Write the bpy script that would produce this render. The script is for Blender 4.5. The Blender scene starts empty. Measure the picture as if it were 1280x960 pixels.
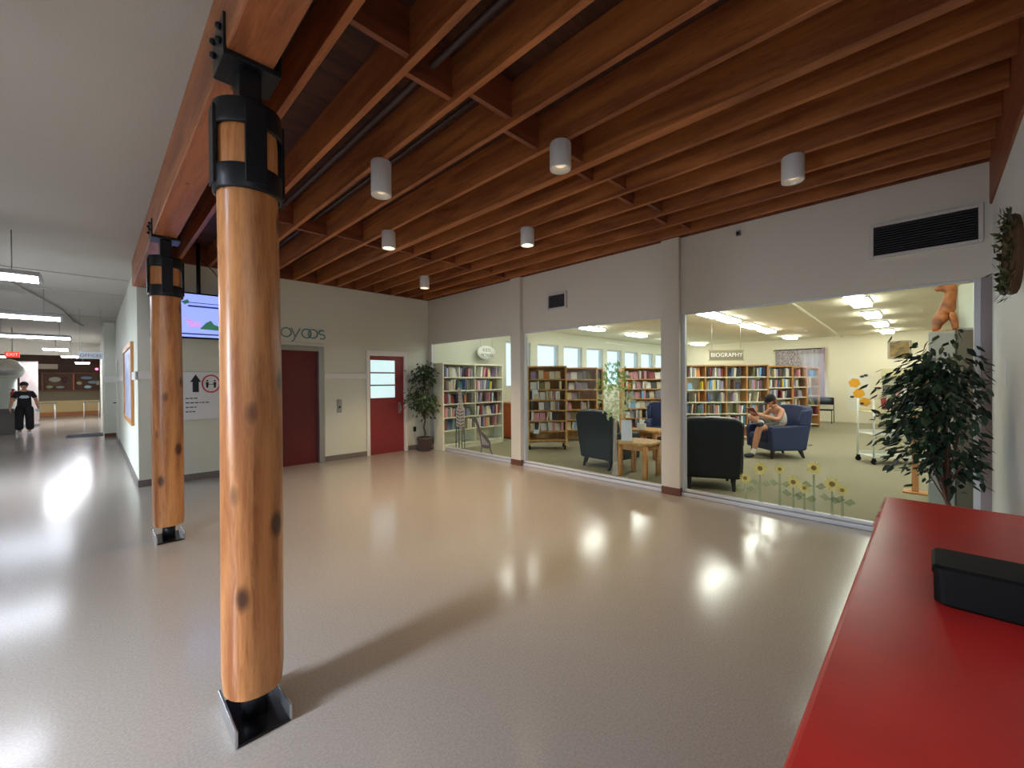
import bpy, bmesh, math, random
from mathutils import Vector, Matrix, Euler
random.seed(7)
PI = math.pi
scene = bpy.context.scene
COL = scene.collection

# ------------------------------------------------------------------ camera
EYE = 1.53
FWD = Vector((0.706997, 0.707180, -0.007187)); RGT = Vector((0.707146, -0.707034, -0.006961)); UPV = Vector((0.010004, 0.000161, 0.999950))
cam_data = bpy.data.cameras.new('camera')
cam_data.sensor_width = 36.0
cam_data.lens = 523.105 / 1280.0 * 36.0
cam_data.clip_start = 0.02
cam = bpy.data.objects.new('camera', cam_data)
COL.objects.link(cam)
cam.matrix_world = Matrix(((RGT.x, UPV.x, -FWD.x, 0), (RGT.y, UPV.y, -FWD.y, 0), (RGT.z, UPV.z, -FWD.z, EYE), (0, 0, 0, 1)))
scene.camera = cam

# ------------------------------------------------------------------ view, world, daylight
scene.view_settings.view_transform = 'Standard'
scene.view_settings.look = 'None'
scene.view_settings.gamma = 1.0
scene.view_settings.use_curve_mapping = False
scene.view_settings.exposure = 0.36
world = bpy.data.worlds.new('sky'); scene.world = world
world.use_nodes = True
bgn = world.node_tree.nodes['Background']
bgn.inputs[0].default_value = (0.74, 0.93, 1.0, 1)
bgn.inputs[1].default_value = 1.35
scene.cycles.max_bounces = 7
scene.cycles.diffuse_bounces = 4
scene.cycles.glossy_bounces = 3
scene.cycles.transparent_max_bounces = 12
scene.cycles.sample_clamp_indirect = 6.0
TUBE_W = 26.0        # emission of the corridor tubes
LIB_W = 21.0         # emission of the reading room fixtures
SPOT_W = 52.0       # ceiling can lights
WINDOW_W = 95.0     # daylight through the corridor windows


def area(name, loc, rot, sx, sy, power, color):
    l = bpy.data.lights.new(name, 'AREA'); l.shape = 'RECTANGLE'; l.size = sx; l.size_y = sy
    l.energy = power; l.color = color
    o = bpy.data.objects.new(name, l); COL.objects.link(o); o.location = loc; o.rotation_euler = rot
    return o


for y, w, pw in ((-1.6, 1.6, 0.15), (2.27, 0.5, 1.0), (9.6, 1.8, 0.8)):     # daylight in the three corridor window openings
    wl = area('window_daylight', (-3.16, y, 1.55), (0, -PI / 2 + math.radians(40), 0), 1.7, w, WINDOW_W * pw, (0.80, 0.91, 1.0))
    wl.data.spread = math.radians(115)

# ------------------------------------------------------------------ materials
def lin(c):
    return tuple((x / 255 / 12.92) if x / 255 <= 0.04045 else ((x / 255 + 0.055) / 1.055) ** 2.4 for x in c)


MATS = {}
def mat(name, rgb, rough=0.6, metal=0.0, spec=0.5, var=0.0, vscale=6.0, bump=0.0, bscale=120.0, emit=None, estr=0.0, stretch=None, rgb2=None, coat=0.0, alpha=1.0):
    """Principled material; var mixes a second colour (or lighter/darker shade) by noise, bump adds a fine grain."""
    if name in MATS: return MATS[name]
    m = bpy.data.materials.new(name); m.use_nodes = True
    nt = m.node_tree; b = nt.nodes['Principled BSDF']
    col = lin(rgb)
    b.inputs['Base Color'].default_value = (*col, 1)
    b.inputs['Roughness'].default_value = rough
    b.inputs['Metallic'].default_value = metal
    b.inputs['Specular IOR Level'].default_value = spec
    b.inputs['Coat Weight'].default_value = coat
    b.inputs['Alpha'].default_value = alpha
    if emit:
        b.inputs['Emission Color'].default_value = (*lin(emit), 1); b.inputs['Emission Strength'].default_value = estr
    if var or bump:
        tc = nt.nodes.new('ShaderNodeTexCoord'); mp = nt.nodes.new('ShaderNodeMapping')
        nt.links.new(tc.outputs['Object'], mp.inputs[0])
        if stretch: mp.inputs['Scale'].default_value = stretch
    if var:
        n = nt.nodes.new('ShaderNodeTexNoise'); n.inputs['Scale'].default_value = vscale; n.inputs['Detail'].default_value = 4
        nt.links.new(mp.outputs[0], n.inputs['Vector'])
        r = nt.nodes.new('ShaderNodeValToRGB')
        c2 = lin(rgb2) if rgb2 else tuple(x * (1 - var) for x in col)
        r.color_ramp.elements[0].position = 0.35; r.color_ramp.elements[1].position = 0.65
        r.color_ramp.elements[0].color = (*c2, 1); r.color_ramp.elements[1].color = (*col, 1)
        nt.links.new(n.outputs[0], r.inputs[0]); nt.links.new(r.outputs[0], b.inputs['Base Color'])
    if bump:
        n2 = nt.nodes.new('ShaderNodeTexNoise'); n2.inputs['Scale'].default_value = bscale; n2.inputs['Detail'].default_value = 2
        nt.links.new(mp.outputs[0], n2.inputs['Vector'])
        bp = nt.nodes.new('ShaderNodeBump'); bp.inputs['Strength'].default_value = bump; bp.inputs['Distance'].default_value = 0.01
        nt.links.new(n2.outputs[0], bp.inputs['Height']); nt.links.new(bp.outputs[0], b.inputs['Normal'])
    MATS[name] = m
    return m


def wood(name, light, dark, axis=2, rough=0.45, knots=0.0, scale=1.0):
    """Timber: grain stretched along an axis, growth lines by a distorted wave, dark knots by Voronoi spots."""
    if name in MATS: return MATS[name]
    m = bpy.data.materials.new(name); m.use_nodes = True
    nt = m.node_tree; b = nt.nodes['Principled BSDF']; N = nt.nodes.new; L = nt.links.new
    tc = N('ShaderNodeTexCoord'); mp = N('ShaderNodeMapping')
    L(tc.outputs['Object'], mp.inputs[0])
    s = [7.0 * scale] * 3; s[axis] = 0.7 * scale
    mp.inputs['Scale'].default_value = s
    n = N('ShaderNodeTexNoise'); n.inputs['Scale'].default_value = 1.0; n.inputs['Detail'].default_value = 5; n.inputs['Distortion'].default_value = 1.2
    L(mp.outputs[0], n.inputs['Vector'])
    wv = N('ShaderNodeTexNoise'); wv.inputs['Scale'].default_value = 6.0; wv.inputs['Detail'].default_value = 3; wv.inputs['Distortion'].default_value = 2.0
    L(mp.outputs[0], wv.inputs['Vector'])
    mx = N('ShaderNodeMath'); mx.operation = 'MULTIPLY_ADD'; mx.inputs[1].default_value = 0.35
    L(wv.outputs[0], mx.inputs[0]); L(n.outputs[0], mx.inputs[2])
    r = N('ShaderNodeValToRGB'); e = r.color_ramp.elements
    e[0].position = 0.5; e[0].color = (*lin(dark), 1); e[1].position = 0.82; e[1].color = (*lin(light), 1)
    L(mx.outputs[0], r.inputs[0])
    last = r.outputs[0]
    if knots:
        m2 = N('ShaderNodeMapping'); L(tc.outputs['Object'], m2.inputs[0])
        ks = [4.5] * 3; ks[axis] = 2.6; m2.inputs['Scale'].default_value = ks
        v = N('ShaderNodeTexVoronoi'); v.inputs['Scale'].default_value = 1.0
        L(m2.outputs[0], v.inputs['Vector'])
        r2 = N('ShaderNodeValToRGB'); q = r2.color_ramp.elements
        q[0].position = knots * 0.5; q[0].color = (1, 1, 1, 1); q[1].position = knots; q[1].color = (0, 0, 0, 1)
        L(v.outputs['Distance'], r2.inputs[0])
        mixn = N('ShaderNodeMix'); mixn.data_type = 'RGBA'
        L(r2.outputs[0], mixn.inputs['Factor']); L(last, mixn.inputs['A'])
        mixn.inputs['B'].default_value = (*[x * 0.25 for x in lin(dark)], 1)
        last = mixn.outputs['Result']
    L(last, b.inputs['Base Color'])
    b.inputs['Roughness'].default_value = rough
    MATS[name] = m
    return m


def glass_mat(name, tint=(235, 245, 245), refl=0.006, rough=0.02):
    if name in MATS: return MATS[name]
    m = bpy.data.materials.new(name); m.use_nodes = True
    nt = m.node_tree; nt.nodes.clear(); N = nt.nodes.new; L = nt.links.new
    out = N('ShaderNodeOutputMaterial'); mix = N('ShaderNodeMixShader'); tr = N('ShaderNodeBsdfTransparent'); gl = N('ShaderNodeBsdfGlossy'); fr = N('ShaderNodeLayerWeight')
    tr.inputs[0].default_value = (*lin(tint), 1); gl.inputs['Roughness'].default_value = rough
    fr.inputs['Blend'].default_value = 0.12
    mr = N('ShaderNodeMath'); mr.operation = 'MULTIPLY_ADD'; mr.inputs[1].default_value = 0.25; mr.inputs[2].default_value = refl * 0.5
    L(fr.outputs['Fresnel'], mr.inputs[0]); mr.use_clamp = True
    L(mr.outputs[0], mix.inputs[0]); L(tr.outputs[0], mix.inputs[1]); L(gl.outputs[0], mix.inputs[2]); L(mix.outputs[0], out.inputs[0])
    MATS[name] = m
    return m


def paint_mat(name, rgb, opacity):
    """Thin window paint: partly see-through."""
    if name in MATS: return MATS[name]
    m = bpy.data.materials.new(name); m.use_nodes = True
    nt = m.node_tree; b = nt.nodes['Principled BSDF']
    b.inputs['Base Color'].default_value = (*lin(rgb), 1); b.inputs['Roughness'].default_value = 0.8
    b.inputs['Alpha'].default_value = opacity
    MATS[name] = m
    return m


# ------------------------------------------------------------------ mesh helpers
class MB:
    def __init__(s): s.v = []; s.f = []; s.m = []; s.sm = []
    def add(s, vs, fs, mi=0, smooth=False, M=None):
        o = len(s.v)
        for p in vs:
            p = Vector(p)
            s.v.append(M @ p if M is not None else p)
        for f in fs: s.f.append(tuple(o + i for i in f)); s.m.append(mi); s.sm.append(smooth)
        return s
    def box(s, x0, y0, z0, x1, y1, z1, mi=0, M=None):
        vs = [(x0, y0, z0), (x1, y0, z0), (x1, y1, z0), (x0, y1, z0), (x0, y0, z1), (x1, y0, z1), (x1, y1, z1), (x0, y1, z1)]
        return s.add(vs, [(0, 3, 2, 1), (4, 5, 6, 7), (0, 1, 5, 4), (1, 2, 6, 5), (2, 3, 7, 6), (3, 0, 4, 7)], mi, False, M)
    def taper(s, cx, cy, z0, z1, a0, b0, a1, b1, dx=0, dy=0, mi=0, M=None):
        """Square post from half sizes a0,b0 at z0 to a1,b1 at z1, top shifted by dx,dy."""
        vs = [(cx - a0, cy - b0, z0), (cx + a0, cy - b0, z0), (cx + a0, cy + b0, z0), (cx - a0, cy + b0, z0),
              (cx + dx - a1, cy + dy - b1, z1), (cx + dx + a1, cy + dy - b1, z1), (cx + dx + a1, cy + dy + b1, z1), (cx + dx - a1, cy + dy + b1, z1)]
        return s.add(vs, [(0, 3, 2, 1), (4, 5, 6, 7), (0, 1, 5, 4), (1, 2, 6, 5), (2, 3, 7, 6), (3, 0, 4, 7)], mi, False, M)
    def lathe(s, prof, n=24, c=(0, 0), mi=0, smooth=True, M=None, caps=True):
        vs = []; fs = []
        for r, z in prof:
            for k in range(n):
                a = 2 * PI * k / n
                vs.append((c[0] + r * math.cos(a), c[1] + r * math.sin(a), z))
        for i in range(len(prof) - 1):
            for k in range(n):
                fs.append((i * n + k, i * n + (k + 1) % n, (i + 1) * n + (k + 1) % n, (i + 1) * n + k))
        s.add(vs, fs, mi, smooth, M)
        if caps:
            o = len(s.v) - len(vs); e = (len(prof) - 1) * n
            s.f.append(tuple(o + k for k in reversed(range(n)))); s.m.append(mi); s.sm.append(False)
            s.f.append(tuple(o + e + k for k in range(n))); s.m.append(mi); s.sm.append(False)
        return s
    def tube(s, pts, r, n=8, mi=0, M=None, closed=False):
        pts = [Vector(p) for p in pts]; m = len(pts)
        rs = r if isinstance(r, (list, tuple)) else [r] * m
        vs = []; fs = []; ref = Vector((0.31, 0.17, 0.93))
        for i, p in enumerate(pts):
            if closed: t = (pts[(i + 1) % m] - pts[i - 1]).normalized()
            else: t = (pts[min(i + 1, m - 1)] - pts[max(i - 1, 0)]).normalized()
            a = ref - t * ref.dot(t)
            if a.length < 0.05: a = Vector((1, 0, 0)) - t * t.x
            a.normalize(); b = t.cross(a); ref = a
            for k in range(n):
                q = 2 * PI * k / n
                vs.append(p + (a * math.cos(q) + b * math.sin(q)) * rs[i])
        for i in range(m if closed else m - 1):
            j = (i + 1) % m
            for k in range(n): fs.append((i * n + k, i * n + (k + 1) % n, j * n + (k + 1) % n, j * n + k))
        s.add(vs, fs, mi, True, M)
        if not closed:
            o = len(s.v) - len(vs)
            s.f.append(tuple(o + k for k in reversed(range(n)))); s.m.append(mi); s.sm.append(False)
            s.f.append(tuple(o + (m - 1) * n + k for k in range(n))); s.m.append(mi); s.sm.append(False)
        return s
    def prism(s, poly, d0, d1, plane='xz', mi=0, M=None):
        """Extrude a 2-D outline: plane 'xz' runs along y from d0 to d1, 'yz' along x, 'xy' along z."""
        n = len(poly)
        def P(p, d): return (p[0], d, p[1]) if plane == 'xz' else (d, p[0], p[1]) if plane == 'yz' else (p[0], p[1], d)
        vs = [P(p, d0) for p in poly] + [P(p, d1) for p in poly]
        fs = [tuple(range(n)), tuple(reversed(range(n, 2 * n)))] + [(i, n + i, n + (i + 1) % n, (i + 1) % n) for i in range(n)]
        return s.add(vs, fs, mi, False, M)
    def ball(s, c, r, sx=1, sy=1, sz=1, n=14, mi=0, M=None):
        prof = [(max(1e-4, r * math.sin(PI * i / 9)), -r * math.cos(PI * i / 9)) for i in range(10)]
        T = Matrix.Translation(c) @ Matrix.Diagonal((sx, sy, sz, 1))
        return s.lathe(prof, n, mi=mi, M=(M @ T) if M is not None else T, caps=False)
    def build(s, name, mats, parent=None, bevel=0.0, seg=2, fix=True):
        me = bpy.data.meshes.new(name); me.from_pydata([tuple(p) for p in s.v], [], s.f)
        if not isinstance(mats, (list, tuple)): mats = [mats]
        for m in mats: me.materials.append(m)
        for p, i, q in zip(me.polygons, s.m, s.sm): p.material_index = i; p.use_smooth = q
        if fix:
            b = bmesh.new(); b.from_mesh(me); bmesh.ops.recalc_face_normals(b, faces=b.faces[:]); b.to_mesh(me); b.free()
        me.update()
        o = bpy.data.objects.new(name, me); COL.objects.link(o)
        if bevel:
            bv = o.modifiers.new('edge', 'BEVEL'); bv.width = bevel; bv.segments = seg; bv.limit_method = 'ANGLE'; bv.angle_limit = 0.7
        if parent is not None: o.parent = parent
        return o


def tag(o, label, cat, group=None, kind=None):
    o['label'] = label; o['category'] = cat
    if group: o['group'] = group
    if kind: o['kind'] = kind
    return o


def thing(name, label, cat, loc=(0, 0, 0), rotz=0.0, group=None):
    o = bpy.data.objects.new(name, None); COL.objects.link(o)
    o.empty_display_size = 0.1; o.location = loc; o.rotation_euler = (0, 0, rotz)
    return tag(o, label, cat, group)


def struct(name, mb, m, label, cat, bevel=0.0):
    return tag(mb.build(name, m, None, bevel), label, cat, kind='structure')


def sthing(name, label, cat, loc=(0, 0, 0), rotz=0.0):
    o = thing(name, label, cat, loc, rotz); o['kind'] = 'structure'; return o


def copy_tree(o, parent=None):
    c = o.copy(); COL.objects.link(c); c.parent = parent
    for ch in list(o.children): copy_tree(ch, c)
    return c


def text_mesh(s, size, depth, name, m, parent, M, align='CENTER', space=1.0):
    cu = bpy.data.curves.new('lettering_outline', 'FONT'); cu.body = s; cu.size = size; cu.extrude = depth; cu.align_x = align; cu.align_y = 'CENTER'; cu.space_character = space; cu.resolution_u = 3
    t = bpy.data.objects.new('lettering_outline', cu); COL.objects.link(t)
    bpy.context.view_layer.update()
    me = bpy.data.meshes.new_from_object(t.evaluated_get(bpy.context.evaluated_depsgraph_get()))
    bpy.data.objects.remove(t); me.materials.clear(); me.materials.append(m)
    o = bpy.data.objects.new(name, me); COL.objects.link(o); o.matrix_local = M
    if parent is not None: o.parent = parent; o.matrix_local = M
    return o


def skin(name, pts, edges, m, parent, levels=2):
    """Grow one continuous surface over a skeleton; pts = [(x,y,z,r) or (x,y,z,rx,ry)]."""
    me = bpy.data.meshes.new(name); me.from_pydata([p[:3] for p in pts], edges, [])
    me.materials.append(m)
    o = bpy.data.objects.new(name, me); COL.objects.link(o)
    md = o.modifiers.new('flesh', 'SKIN'); md.use_smooth_shade = True; md.branch_smoothing = 0.4
    sk = me.skin_vertices[0].data
    for i, p in enumerate(pts):
        sk[i].radius = (p[3], p[4] if len(p) > 4 else p[3]); sk[i].use_root = (i == 0)
    sb = o.modifiers.new('soft', 'SUBSURF'); sb.levels = levels; sb.render_levels = levels
    if parent is not None: o.parent = parent
    return o


# front faces: X axis of text to the world direction, text normal towards the viewer
def face_minus_y(x, y, z): return Matrix.Translation((x, y, z)) @ Euler((PI / 2, 0, 0)).to_matrix().to_4x4()
def face_minus_x(x, y, z): return Matrix.Translation((x, y, z)) @ Euler((PI / 2, 0, -PI / 2)).to_matrix().to_4x4()

# ------------------------------------------------------------------ palette
M_WALL = mat('painted_wall_pale', (222, 224, 212), 0.7, bump=0.08, bscale=160)
M_WALL_WARM = mat('painted_wall_warm_grey', (214, 206, 194), 0.7, bump=0.08, bscale=160)
M_WHITE = mat('white_paint', (236, 234, 232), 0.45)
M_LIBWALL = mat('reading_room_cream', (240, 231, 206), 0.75)
M_LIBCEIL = mat('reading_room_ceiling', (232, 224, 200), 0.8)
M_CEIL = mat('corridor_ceiling_spray', (186, 180, 172), 0.85, bump=0.2, bscale=90)
M_BASE = mat('vinyl_base_grey', (120, 112, 110), 0.5)
M_BASEBR = mat('vinyl_base_brown', (104, 62, 48), 0.5)
M_DOOR = mat('door_red', (140, 46, 50), 0.42)
M_LIFT = mat('lift_door_dark_red', (100, 26, 30), 0.4)
M_STEEL = mat('brushed_steel', (170, 172, 174), 0.35, 0.8)
M_ALU = mat('window_frame_silver', (205, 206, 214), 0.4, 0.1)
M_BLACK = mat('black_steel', (26, 28, 34), 0.38, 0.4)
M_PLASTIC = mat('black_plastic', (10, 10, 12), 0.6, spec=0.2)
M_GLASS = glass_mat('clear_glass')
M_JOIST = wood('joist_fir', (184, 112, 60), (130, 72, 38), axis=1, rough=0.5)
M_DECK = wood('ceiling_deck_boards', (88, 50, 34), (58, 32, 22), axis=0, rough=0.65)
M_BEAM = wood('beam_fir', (182, 110, 66), (134, 74, 44), axis=1, rough=0.45, knots=0.12)
M_BEAMX = wood('beam_fir_cross', (150, 82, 48), (104, 54, 34), axis=0, rough=0.5)
M_LOG = wood('log_fir', (202, 138, 84), (148, 86, 46), axis=2, rough=0.32, knots=0.2, scale=1.3)
M_WOOD = wood('honey_wood', (222, 176, 112), (196, 146, 84), axis=2, rough=0.45, scale=2)
M_WOOD2 = wood('orange_wood', (206, 148, 86), (178, 116, 62), axis=2, rough=0.4, scale=2)
M_CREAMSHELF = mat('shelf_cream_steel', (232, 230, 208), 0.5)
M_GREYSHELF = mat('shelf_pale_grey', (196, 200, 194), 0.5)

# ================================================================== STRUCTURE
FARY, WINX, JZ = 8.243, 5.498, 3.40
M_FLOOR = mat('floor_vinyl', (170, 161, 155), 0.17, spec=0.6, var=0.1, vscale=90, rgb2=(157, 147, 141), bump=0.01, bscale=14)
M_CARPET = mat('reading_room_carpet', (166, 160, 138), 0.95, spec=0.1, var=0.2, vscale=150, rgb2=(138, 132, 110))
struct('floor', MB().box(-3.2, -3, -0.1, WINX + 0.06, 31, 0), M_FLOOR, 'glossy tan vinyl floor of lobby and corridor', 'floor')
struct('floor_library', MB().box(WINX + 0.06, -4, -0.1, 18.7, 8.44, 0), M_CARPET, 'olive grey carpet of the reading room', 'floor')
# ceilings
struct('ceiling_corridor', MB().box(-3.2, -3, 3.30, 0.41, FARY - 0.01, 3.40).box(-3.2, FARY - 0.01, 3.30, 0.47, 30, 3.40), M_CEIL, 'sprayed grey corridor ceiling', 'ceiling')
struct('ceiling_lobby', MB().box(0.41, -0.62, 3.70, WINX + 0.2, FARY + 0.2, 3.78), M_DECK, 'dark board deck above the lobby joists', 'ceiling')
struct('ceiling_library', MB().box(WINX + 0.1, -4, 3.03, 18.8, 8.44, 3.13), M_LIBCEIL, 'cream reading room ceiling', 'ceiling')
for k, y in enumerate((9.75, 11.45, 15.5)):
    struct('trim_%d' % (k + 1), MB().box(-3.2, y, 3.285, 0.44, y + 0.05, 3.30), M_CEIL, 'ridge across corridor ceiling, %s from the beam end' % ('first', 'second', 'third')[k], 'trim')
# far wall with the lift and the red door
w = MB()
for x0, x1, z0, z1 in ((0.46, 1.98, 0, JZ), (1.98, 3.13, 2.20, JZ), (3.13, 3.98, 0, JZ), (3.98, 4.95, 2.19, JZ), (4.95, WINX + 0.1, 0, JZ)):
    w.box(x0, FARY, z0, x1, FARY + 0.2, z1)
struct('wall_far', w, M_WALL, 'pale wall with lift and red door', 'wall')
b = MB()
for x0, x1 in ((0.46, 1.98), (3.13, 3.98), (4.95, WINX - 0.02)): b.box(x0, FARY - 0.012, 0, x1, FARY, 0.10)
struct('baseboard_far', b, M_BASE, 'grey vinyl base along the far wall', 'baseboard')
b = MB()
for x0, x1 in ((0.44, 1.98), (3.13, 3.98), (4.95, WINX - 0.02)): b.box(x0, FARY - 0.03, 1.59, x1, FARY, 1.71)
struct('trim_4', b, M_WHITE, 'white chair rail along the far wall', 'trim', bevel=0.008)
# corridor walls
struct('wall_corridor', MB().box(0.46, FARY + 0.2, 0, 0.62, 17.0, 3.4), M_WALL, 'pale corridor wall beyond the corner', 'wall')
struct('baseboard_corridor', MB().box(0.448, FARY, 0, 0.46, 16.8, 0.10), M_BASE, 'grey base along the corridor wall', 'baseboard')
struct('trim_5', MB().box(0.43, FARY - 0.03, 1.59, 0.46, 9.03, 1.71).box(0.43, 11.47, 1.59, 0.46, 15.18, 1.71), M_WHITE, 'white chair rail along the corridor wall', 'trim')
struct('wall_jog', MB().box(0.22, 16.8, 0, 0.62, 30, 3.4), M_WALL, 'pale green return where the corridor narrows', 'wall')
struct('baseboard_jog', MB().box(0.21, 16.788, 0, 0.46, 16.8, 0.10), M_BASEBR, 'brown base on the corridor return', 'baseboard')
struct('trim_6', MB().box(0.20, 16.77, 1.57, 0.46, 16.8, 1.74), M_WHITE, 'white chair rail on the corridor return', 'trim')
M_ENDBROWN = mat('end_wall_brown', (92, 66, 50), 0.7, var=0.3, vscale=2)
M_TAN = mat('end_wall_tan', (226, 196, 138), 0.7)
M_ORANGEBASE = mat('end_base_orange', (190, 120, 70), 0.6)
M_OLIVE = mat('end_wall_olive', (140, 126, 100), 0.7)
struct('wall_end', MB().box(-6, 30, 1.22, 0.3, 30.2, 3.4, 0).box(-6, 30, 0.72, 0.3, 30.2, 1.22, 1).box(-6, 30, 0.0, 0.3, 30.2, 0.72, 2), [M_ENDBROWN, M_OLIVE, M_TAN], 'brown and tan wall at the corridor end', 'wall')
struct('baseboard_end', MB().box(-6, 29.97, 0, 0.22, 30, 0.17), M_ORANGEBASE, 'orange base at the corridor end', 'baseboard')
struct('trim_7', MB().box(-3.2, 26, 2.75, 0.22, 26.25, 3.3), M_CEIL, 'header across the corridor far away', 'trim')
# corridor left wall with three window openings, wall behind
w = MB()
edges = [-3.0, -2.4, -0.8, 1.95, 2.6, 8.7, 10.5, 31]
for i in range(len(edges) - 1):
    y0, y1 = edges[i], edges[i + 1]
    if i % 2 == 0: w.box(-3.4, y0, 0, -3.2, y1, 3.4)
    else: w.box(-3.4, y0, 0, -3.2, y1, 0.7).box(-3.4, y0, 2.4, -3.2, y1, 3.4)
struct('wall_corridor_windows', w, M_WALL, 'pale corridor wall with three windows', 'wall')
struct('wall_behind', MB().box(-3.4, -3.2, 0, 0.95, -3.0, 3.4), M_WALL, 'pale wall behind the viewer', 'wall')
# wall with the red counter (plane y = -0.376)
struct('wall_counter', MB().box(0.8, -0.58, 0, WINX + 0.1, -0.376, 3.04).box(0.8, -3.0, 0, 0.95, -0.58, 3.4), mat('wall_cool_white', (232, 235, 238), 0.6), 'white wall behind the red counter', 'wall')
# window wall: header, sill, end strips, pilasters
w = MB().box(WINX, -0.376, 2.405, WINX + 0.12, FARY, JZ)
w.box(WINX, 8.16, 0, WINX + 0.12, FARY, 2.405)
struct('wall_window', w, M_WALL_WARM, 'warm grey wall over the glass front', 'wall')
M_MAUVE = mat('mauve_grey_paint', (150, 138, 140), 0.6)
struct('trim_8', MB().box(WINX - 0.01, -0.376, 0, WINX + 0.12, -0.315, 2.405), M_MAUVE, 'mauve grey jamb at the counter end', 'trim')
struct('trim_9', MB().box(WINX - 0.02, -0.33, 0, WINX + 0.09, 8.2, 0.045), M_ALU, 'pale metal sill under the glass front', 'trim', bevel=0.008)
for k, (y0, y1) in enumerate(((5.22, 5.46), (2.33, 2.57))):
    struct('trim_%d' % (10 + k), MB().box(WINX - 0.07, y0, 0, WINX + 0.13, y1, JZ), M_WALL_WARM, 'beige pilaster %s' % ('beside the giraffe pane', 'between the armchairs'), 'trim') if False else tag(
        MB().box(WINX - 0.07, y0, 0.0, WINX + 0.13, y1, JZ).build('trim_%d' % (10 + k), M_WALL_WARM), 'beige pilaster %s' % ('between the giraffe pane and the paperback rack', 'between the two dark armchairs')[k], 'trim', kind='structure')
    tag(MB().box(WINX - 0.078, y0 - 0.006, 0.0, WINX + 0.0, y1 + 0.006, 0.10).build('baseboard_pilaster_%d' % (k + 1), M_BASEBR), 'brown base on the pilaster %s' % ('beside the giraffe pane', 'between the dark armchairs')[k], 'baseboard', kind='structure')
# three panes of the glass front
for k, (y0, y1, lab) in enumerate(((5.46, 8.16, 'giraffe pane of the glass front beside the corner'), (2.57, 5.22, 'middle pane of the glass front with painted tree'), (-0.315, 2.33, 'large pane of the glass front with painted sunflowers'))):
    t = sthing('window_%d' % (k + 1), lab, 'window', (WINX + 0.05, (y0 + y1) / 2, 0.055))
    hw = (y1 - y0) / 2; H = 2.35
    f = MB()
    for a in (-1, 1): f.box(-0.045, min(a * hw, a * (hw - 0.045)), 0, 0.02, max(a * hw, a * (hw - 0.045)), H)
    f.box(-0.035, -hw, H - 0.02, 0.02, hw, H).box(-0.04, -hw, 0, 0.02, hw, 0.03)
    f.build('window_frame', M_ALU, t, bevel=0.004)
    MB().add([(0, -hw + 0.03, 0.02), (0, hw - 0.03, 0.02), (0, hw - 0.03, H - 0.01), (0, -hw + 0.03, H - 0.01)], [(0, 1, 2, 3)]).build('window_pane', M_GLASS, t)
# library shell
struct('wall_library_far', MB().box(18.6, -4, 0, 18.8, 8.44, 3.1), M_LIBWALL, 'cream far wall of the reading room', 'wall')
struct('wall_library_side', MB().box(WINX + 0.1, -4.2, 0, 18.8, -4.0, 3.1), M_LIBWALL, 'cream side wall of the reading room', 'wall')
struct('wall_library_return', MB().box(WINX + 0.12, -0.58, 0, 7.3, -0.42, 3.1), M_LIBWALL, 'short cream return behind the cabinets', 'wall')
w = MB(); x = WINX + 0.1; wins = []
starts = [8.02, 9.32, 10.58, 11.84, 13.10, 14.36, 15.62, 16.88]
for xs in starts:
    w.box(x, FARY, 0, xs, FARY + 0.2, 3.1); w.box(xs, FARY, 0, xs + 1.0, FARY + 0.2, 1.35); w.box(xs, FARY, 2.63, xs + 1.0, FARY + 0.2, 3.1)
    x = xs + 1.0
w.box(x, FARY, 0, 18.7, FARY + 0.2, 3.1)
struct('wall_library_windows', w, mat('library_window_wall', (214, 218, 204), 0.7), 'cream reading room wall under high windows', 'wall')
ORD = ['first', 'second', 'third', 'fourth', 'fifth', 'sixth', 'seventh', 'eighth', 'ninth', 'tenth', 'eleventh', 'twelfth', 'thirteenth', 'fourteenth', 'fifteenth', 'sixteenth', 'seventeenth', 'eighteenth', 'nineteenth', 'twentieth']
ORD += ['twenty-' + o for o in ORD[:9]] + ['thirtieth'] + ['thirty-' + o for o in ORD[:9]] + ['fortieth']
for k, xs in enumerate(starts):
    t = sthing('window_%d' % (4 + k), 'high bright window, %s from the pale bookcase' % ORD[k], 'window', (xs, FARY + 0.1, 1.35))
    MB().box(0, -0.04, 0, 0.05, 0.04, 1.28).box(0.95, -0.04, 0, 1.0, 0.04, 1.28).box(0.05, -0.04, 0, 0.95, 0.04, 0.05).box(0.05, -0.04, 1.23, 0.95, 0.04, 1.28).build('window_frame', M_ALU, t)
    MB().add([(0.04, 0, 0.04), (0.96, 0, 0.04), (0.96, 0, 1.24), (0.04, 0, 1.24)], [(0, 1, 2, 3)]).build('window_pane', M_GLASS, t)

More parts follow.
